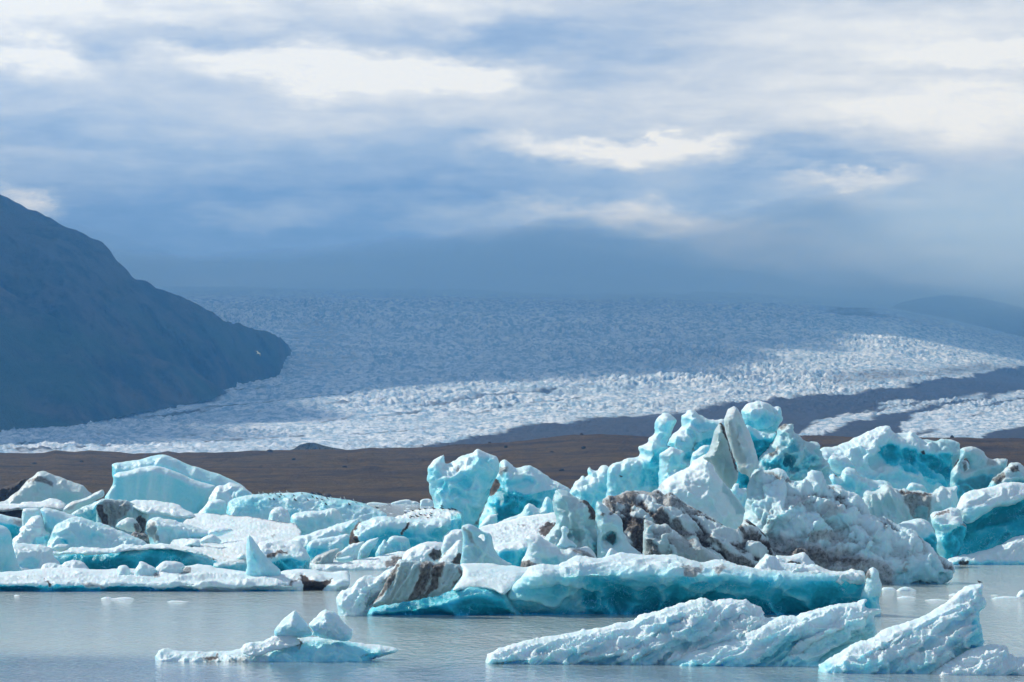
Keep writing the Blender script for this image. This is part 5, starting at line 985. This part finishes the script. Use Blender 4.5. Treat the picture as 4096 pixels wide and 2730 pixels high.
def gull_mesh(name, upright, dark):
    """a standing gull, head towards -x, about 0.6 m long, feet at the origin"""
    V, F = [], []
    def add(v, f):
        n0 = len(V); V.extend(v)
        for q in f:
            q = tuple(dict.fromkeys(i + n0 for i in q)); F.append(q)
    k = math.radians(upright)
    R_ = lambda p: (p[0] * math.cos(k) + p[1] * math.sin(k), 0, -p[0] * math.sin(k) + p[1] * math.cos(k) + .20)
    body = [(-.30, .12), (-.27, .13), (-.235, .125), (-.20, .10), (-.165, .075), (-.12, .04), (-.06, .01), (.02, -.005), (.10, .0), (.18, .012), (.27, .02), (.36, .025)]
    rad = [(.006, .006), (.014, .014), (.042, .044), (.046, .048), (.042, .044), (.066, .070), (.092, .088), (.098, .088), (.082, .070), (.055, .042), (.032, .018), (.018, .007)]
    add(*tube([R_(p) for p in body], rad))
    for s in (-1, 1):                 # folded wings and legs
        w = [(-.10, .045), (-.02, .06), (.10, .045), (.24, .025), (.40, .03)]
        v, f = tube([R_(p) for p in w], [(.010, .02), (.022, .055), (.020, .05), (.014, .03), (.005, .008)], 6)
        add([np.array(p) + [0, s * (.085 if i < 18 else .045), 0] for i, p in enumerate(v)], f)
        hip = R_((.03, -.06))
        v, f = tube([(hip[0], 0, hip[2]), (.0, 0, .09), (.0, 0, .012), (-.05, 0, -.01)], [(.016, .016), (.009, .009), (.009, .009), (.022, .006)], 6)
        add([np.array(p) + [0, s * .035, 0] for p in v], f)
    V = np.array(V)
    col = np.zeros((len(V), 3)); back = lin(52, 50, 54) if dark else lin(120, 126, 134); belly = lin(92, 88, 86) if dark else lin(235, 236, 236)
    head = lin(62, 58, 58) if dark else lin(236, 236, 234)
    nb = 12 * 10
    for i in range(len(V)):
        if i < nb: st = i // 10; up = math.sin(2 * math.pi * (i % 10) / 10) * -1
        else: st, up = 6, 1
        hz = V[i][2]
        col[i] = head if st <= 4 and i < nb else (back if (i >= nb or up < .15) else belly)
        if st <= 1 and i < nb: col[i] = lin(150, 120, 40)
        if i >= nb + 2 and hz < .13: col[i] = lin(70, 60, 55)
    me = bpy.data.meshes.new(name); me.from_pydata([tuple(p) for p in V], [], F); me.update()
    me.polygons.foreach_set('use_smooth', np.ones(len(me.polygons), bool))
    a = me.attributes.new('tint', 'FLOAT_COLOR', 'POINT'); c4 = np.ones((len(V), 4), np.float32); c4[:, :3] = col; a.data.foreach_set('color', c4.ravel())
    me.materials.append(M_GULL)
    bmx = bmesh.new(); bmx.from_mesh(me); bmesh.ops.recalc_face_normals(bmx, faces=bmx.faces); bmx.to_mesh(me); bmx.free()
    return me
G = {(u, d): gull_mesh('gull', u, d) for u in (12, 32) for d in (0, 1)}
bpy.context.view_layer.update()
dg = bpy.context.evaluated_depsgraph_get()
haze_o = bpy.data.objects['haze']; haze_o.hide_viewport = True
bpy.context.view_layer.update()
dg = bpy.context.evaluated_depsgraph_get()
def surface(x, y):
    """the first surface seen at a photo point"""
    p = at([x], [y], 100.)[0]; d = (Vector(p) - cam.location).normalized()
    hit, loc, nor, idx, ob, _ = scene.ray_cast(dg, cam.location + d * 2, d)
    return (loc, ob) if hit else (None, None)
def gull(crop, x, y, size, upright, dark, turn, label, group=None):
    q = S(crop, [x, y])[0]
    for dy in range(0, 40, 2):        # the feet stand on the ice: step down from the crest if needed
        loc, ob = surface(q[0], q[1] + dy)
        if ob is not None and ob.name.split('.')[0] not in ('ground', 'glacier', 'water', 'mountain', 'rock') and loc.y < 700: break
    o = bpy.data.objects.new('gull', G[(upright, dark)]); C.objects.link(o)
    o.location = loc; o.scale = (size,) * 3; o.rotation_euler = (0, 0, turn)
    tag(o, label, 'bird', group); return o
ROOST = 'gulls resting on the back of the mottled blue berg'
roost = [(85,513,1,32,0), (125,510,1,12,0), (165,518,.9,12,1), (195,512,.8,32,0), (225,518,1,32,0), (272,496,.9,12,0), (275,524,.9,32,1), (305,532,.6,12,1), (265,544,.9,12,1), (178,564,.9,12,1), (212,564,.9,32,1), (335,497,.9,12,0), (392,530,.8,32,1), (402,572,1.1,32,1), (463,512,.8,32,0), (517,571,.9,32,1), (560,544,1.,32,1), (597,557,1,32,1), (640,540,.6,12,0), (645,571,1,12,1), (678,609,1,32,1), (690,554,.9,32,1), (730,550,1,12,0), (817,560,1.,32,0), (850,556,1.1,32,0), (888,611,1,32,1), (932,575,.9,32,0), (952,595,.7,12,1), (1013,594,1.1,32,1), (1140,634,1.3,12,1), (600,515,.8,12,0)]
for i, (x, y, s_, u, d) in enumerate(roost):
    gull('c2', x, y, s_ * 1.22, u, d, random.uniform(-.5, .5), 'grey backed gull standing in the flock on the long mottled blue berg' if not d else 'dark brown gull standing in the flock on the long mottled blue berg', ROOST + (', dark ones' if d else ', pale ones'))
terr = [(1395,690,1), (1458,670,1), (1520,658,1), (1568,652,1), (1645,652,1.2), (1722,652,1.2), (1718,628,1), (1788,658,1.1), (1815,656,1.1), (1838,660,1), (1622,692,.9), (1445,722,1), (1470,724,.8), (1497,722,1.2), (1530,708,1.1), (1568,708,.9), (1617,710,1), (1592,732,.9), (1436,732,.8)]
for i, (x, y, s_) in enumerate(terr):
    gull('c2', x, y, s_ * 1.05, 12, 1, random.uniform(-.4, .4), 'dark gull standing in the party on the flat topped pale terrace', 'gulls standing on the pale terrace')
gull('c7', 2106, 322, .62, 12, 1, .1, 'small dark bird perched on the tip of the white fin')
gull('c3', 1868, 474, 1.0, 12, 1, .3, 'dark bird on the glassy blue berg below the tallest berg')

def flying(x, y, D):
    """a gull in flight: narrow body, two long bent wings"""
    V, F = [], []
    v, f = tube([(-.26,0,.02), (-.20,0,.02), (-.14,0,.015), (0,0,0), (.16,0,.0), (.30,0,.01)], [(.006,.006), (.03,.03), (.04,.045), (.07,.06), (.045,.03), (.03,.008)], 10)
    V += [np.array(p) for p in v]; F += [tuple(dict.fromkeys(q)) for q in f]
    for s in (-1, 1):
        n0 = len(V); rows = [(0, .00, .10, -.10, .012), (.22, .10, .06, -.14, .012), (.42, .13, .02, -.14, .010), (.62, .06, .12, -.0, .008), (.82, -.04, .24, .16, .004)]
        for (yy, zz, back_, front, th) in rows:
            for (xx, t) in ((front, 0), ((front + back_) / 2, th), (back_, 0), ((front + back_) / 2, -th)): V.append(np.array([xx, s * yy, zz + .02 + t]))
        for i in range(len(rows) - 1):
            for k in range(4): a_, b_ = n0 + i * 4 + k, n0 + i * 4 + (k + 1) % 4; F.append((a_, b_, b_ + 4, a_ + 4))
        F.append((n0 + 16, n0 + 17, n0 + 18, n0 + 19))
    me = bpy.data.meshes.new('gull'); me.from_pydata([tuple(p) for p in V], [], F); me.update()
    bmx = bmesh.new(); bmx.from_mesh(me); bmesh.ops.recalc_face_normals(bmx, faces=bmx.faces); bmx.to_mesh(me); bmx.free()
    a = me.attributes.new('tint', 'FLOAT_COLOR', 'POINT'); c4 = np.ones((len(V), 4), np.float32)
    for i, p in enumerate(V): c4[i, :3] = lin(230, 228, 222) if abs(p[1]) < .6 else lin(150, 150, 150)
    a.data.foreach_set('color', c4.ravel()); me.materials.append(M_GULL)
    o = bpy.data.objects.new('gull', me); C.objects.link(o); o.location = at([x], [y], D)[0]
    o.rotation_euler = (.55, .35, 2.7)
    tag(o, 'white gull flying in front of the dark mountain', 'bird'); return o
flying(1033, 1414, 470)
haze_o.hide_viewport = False
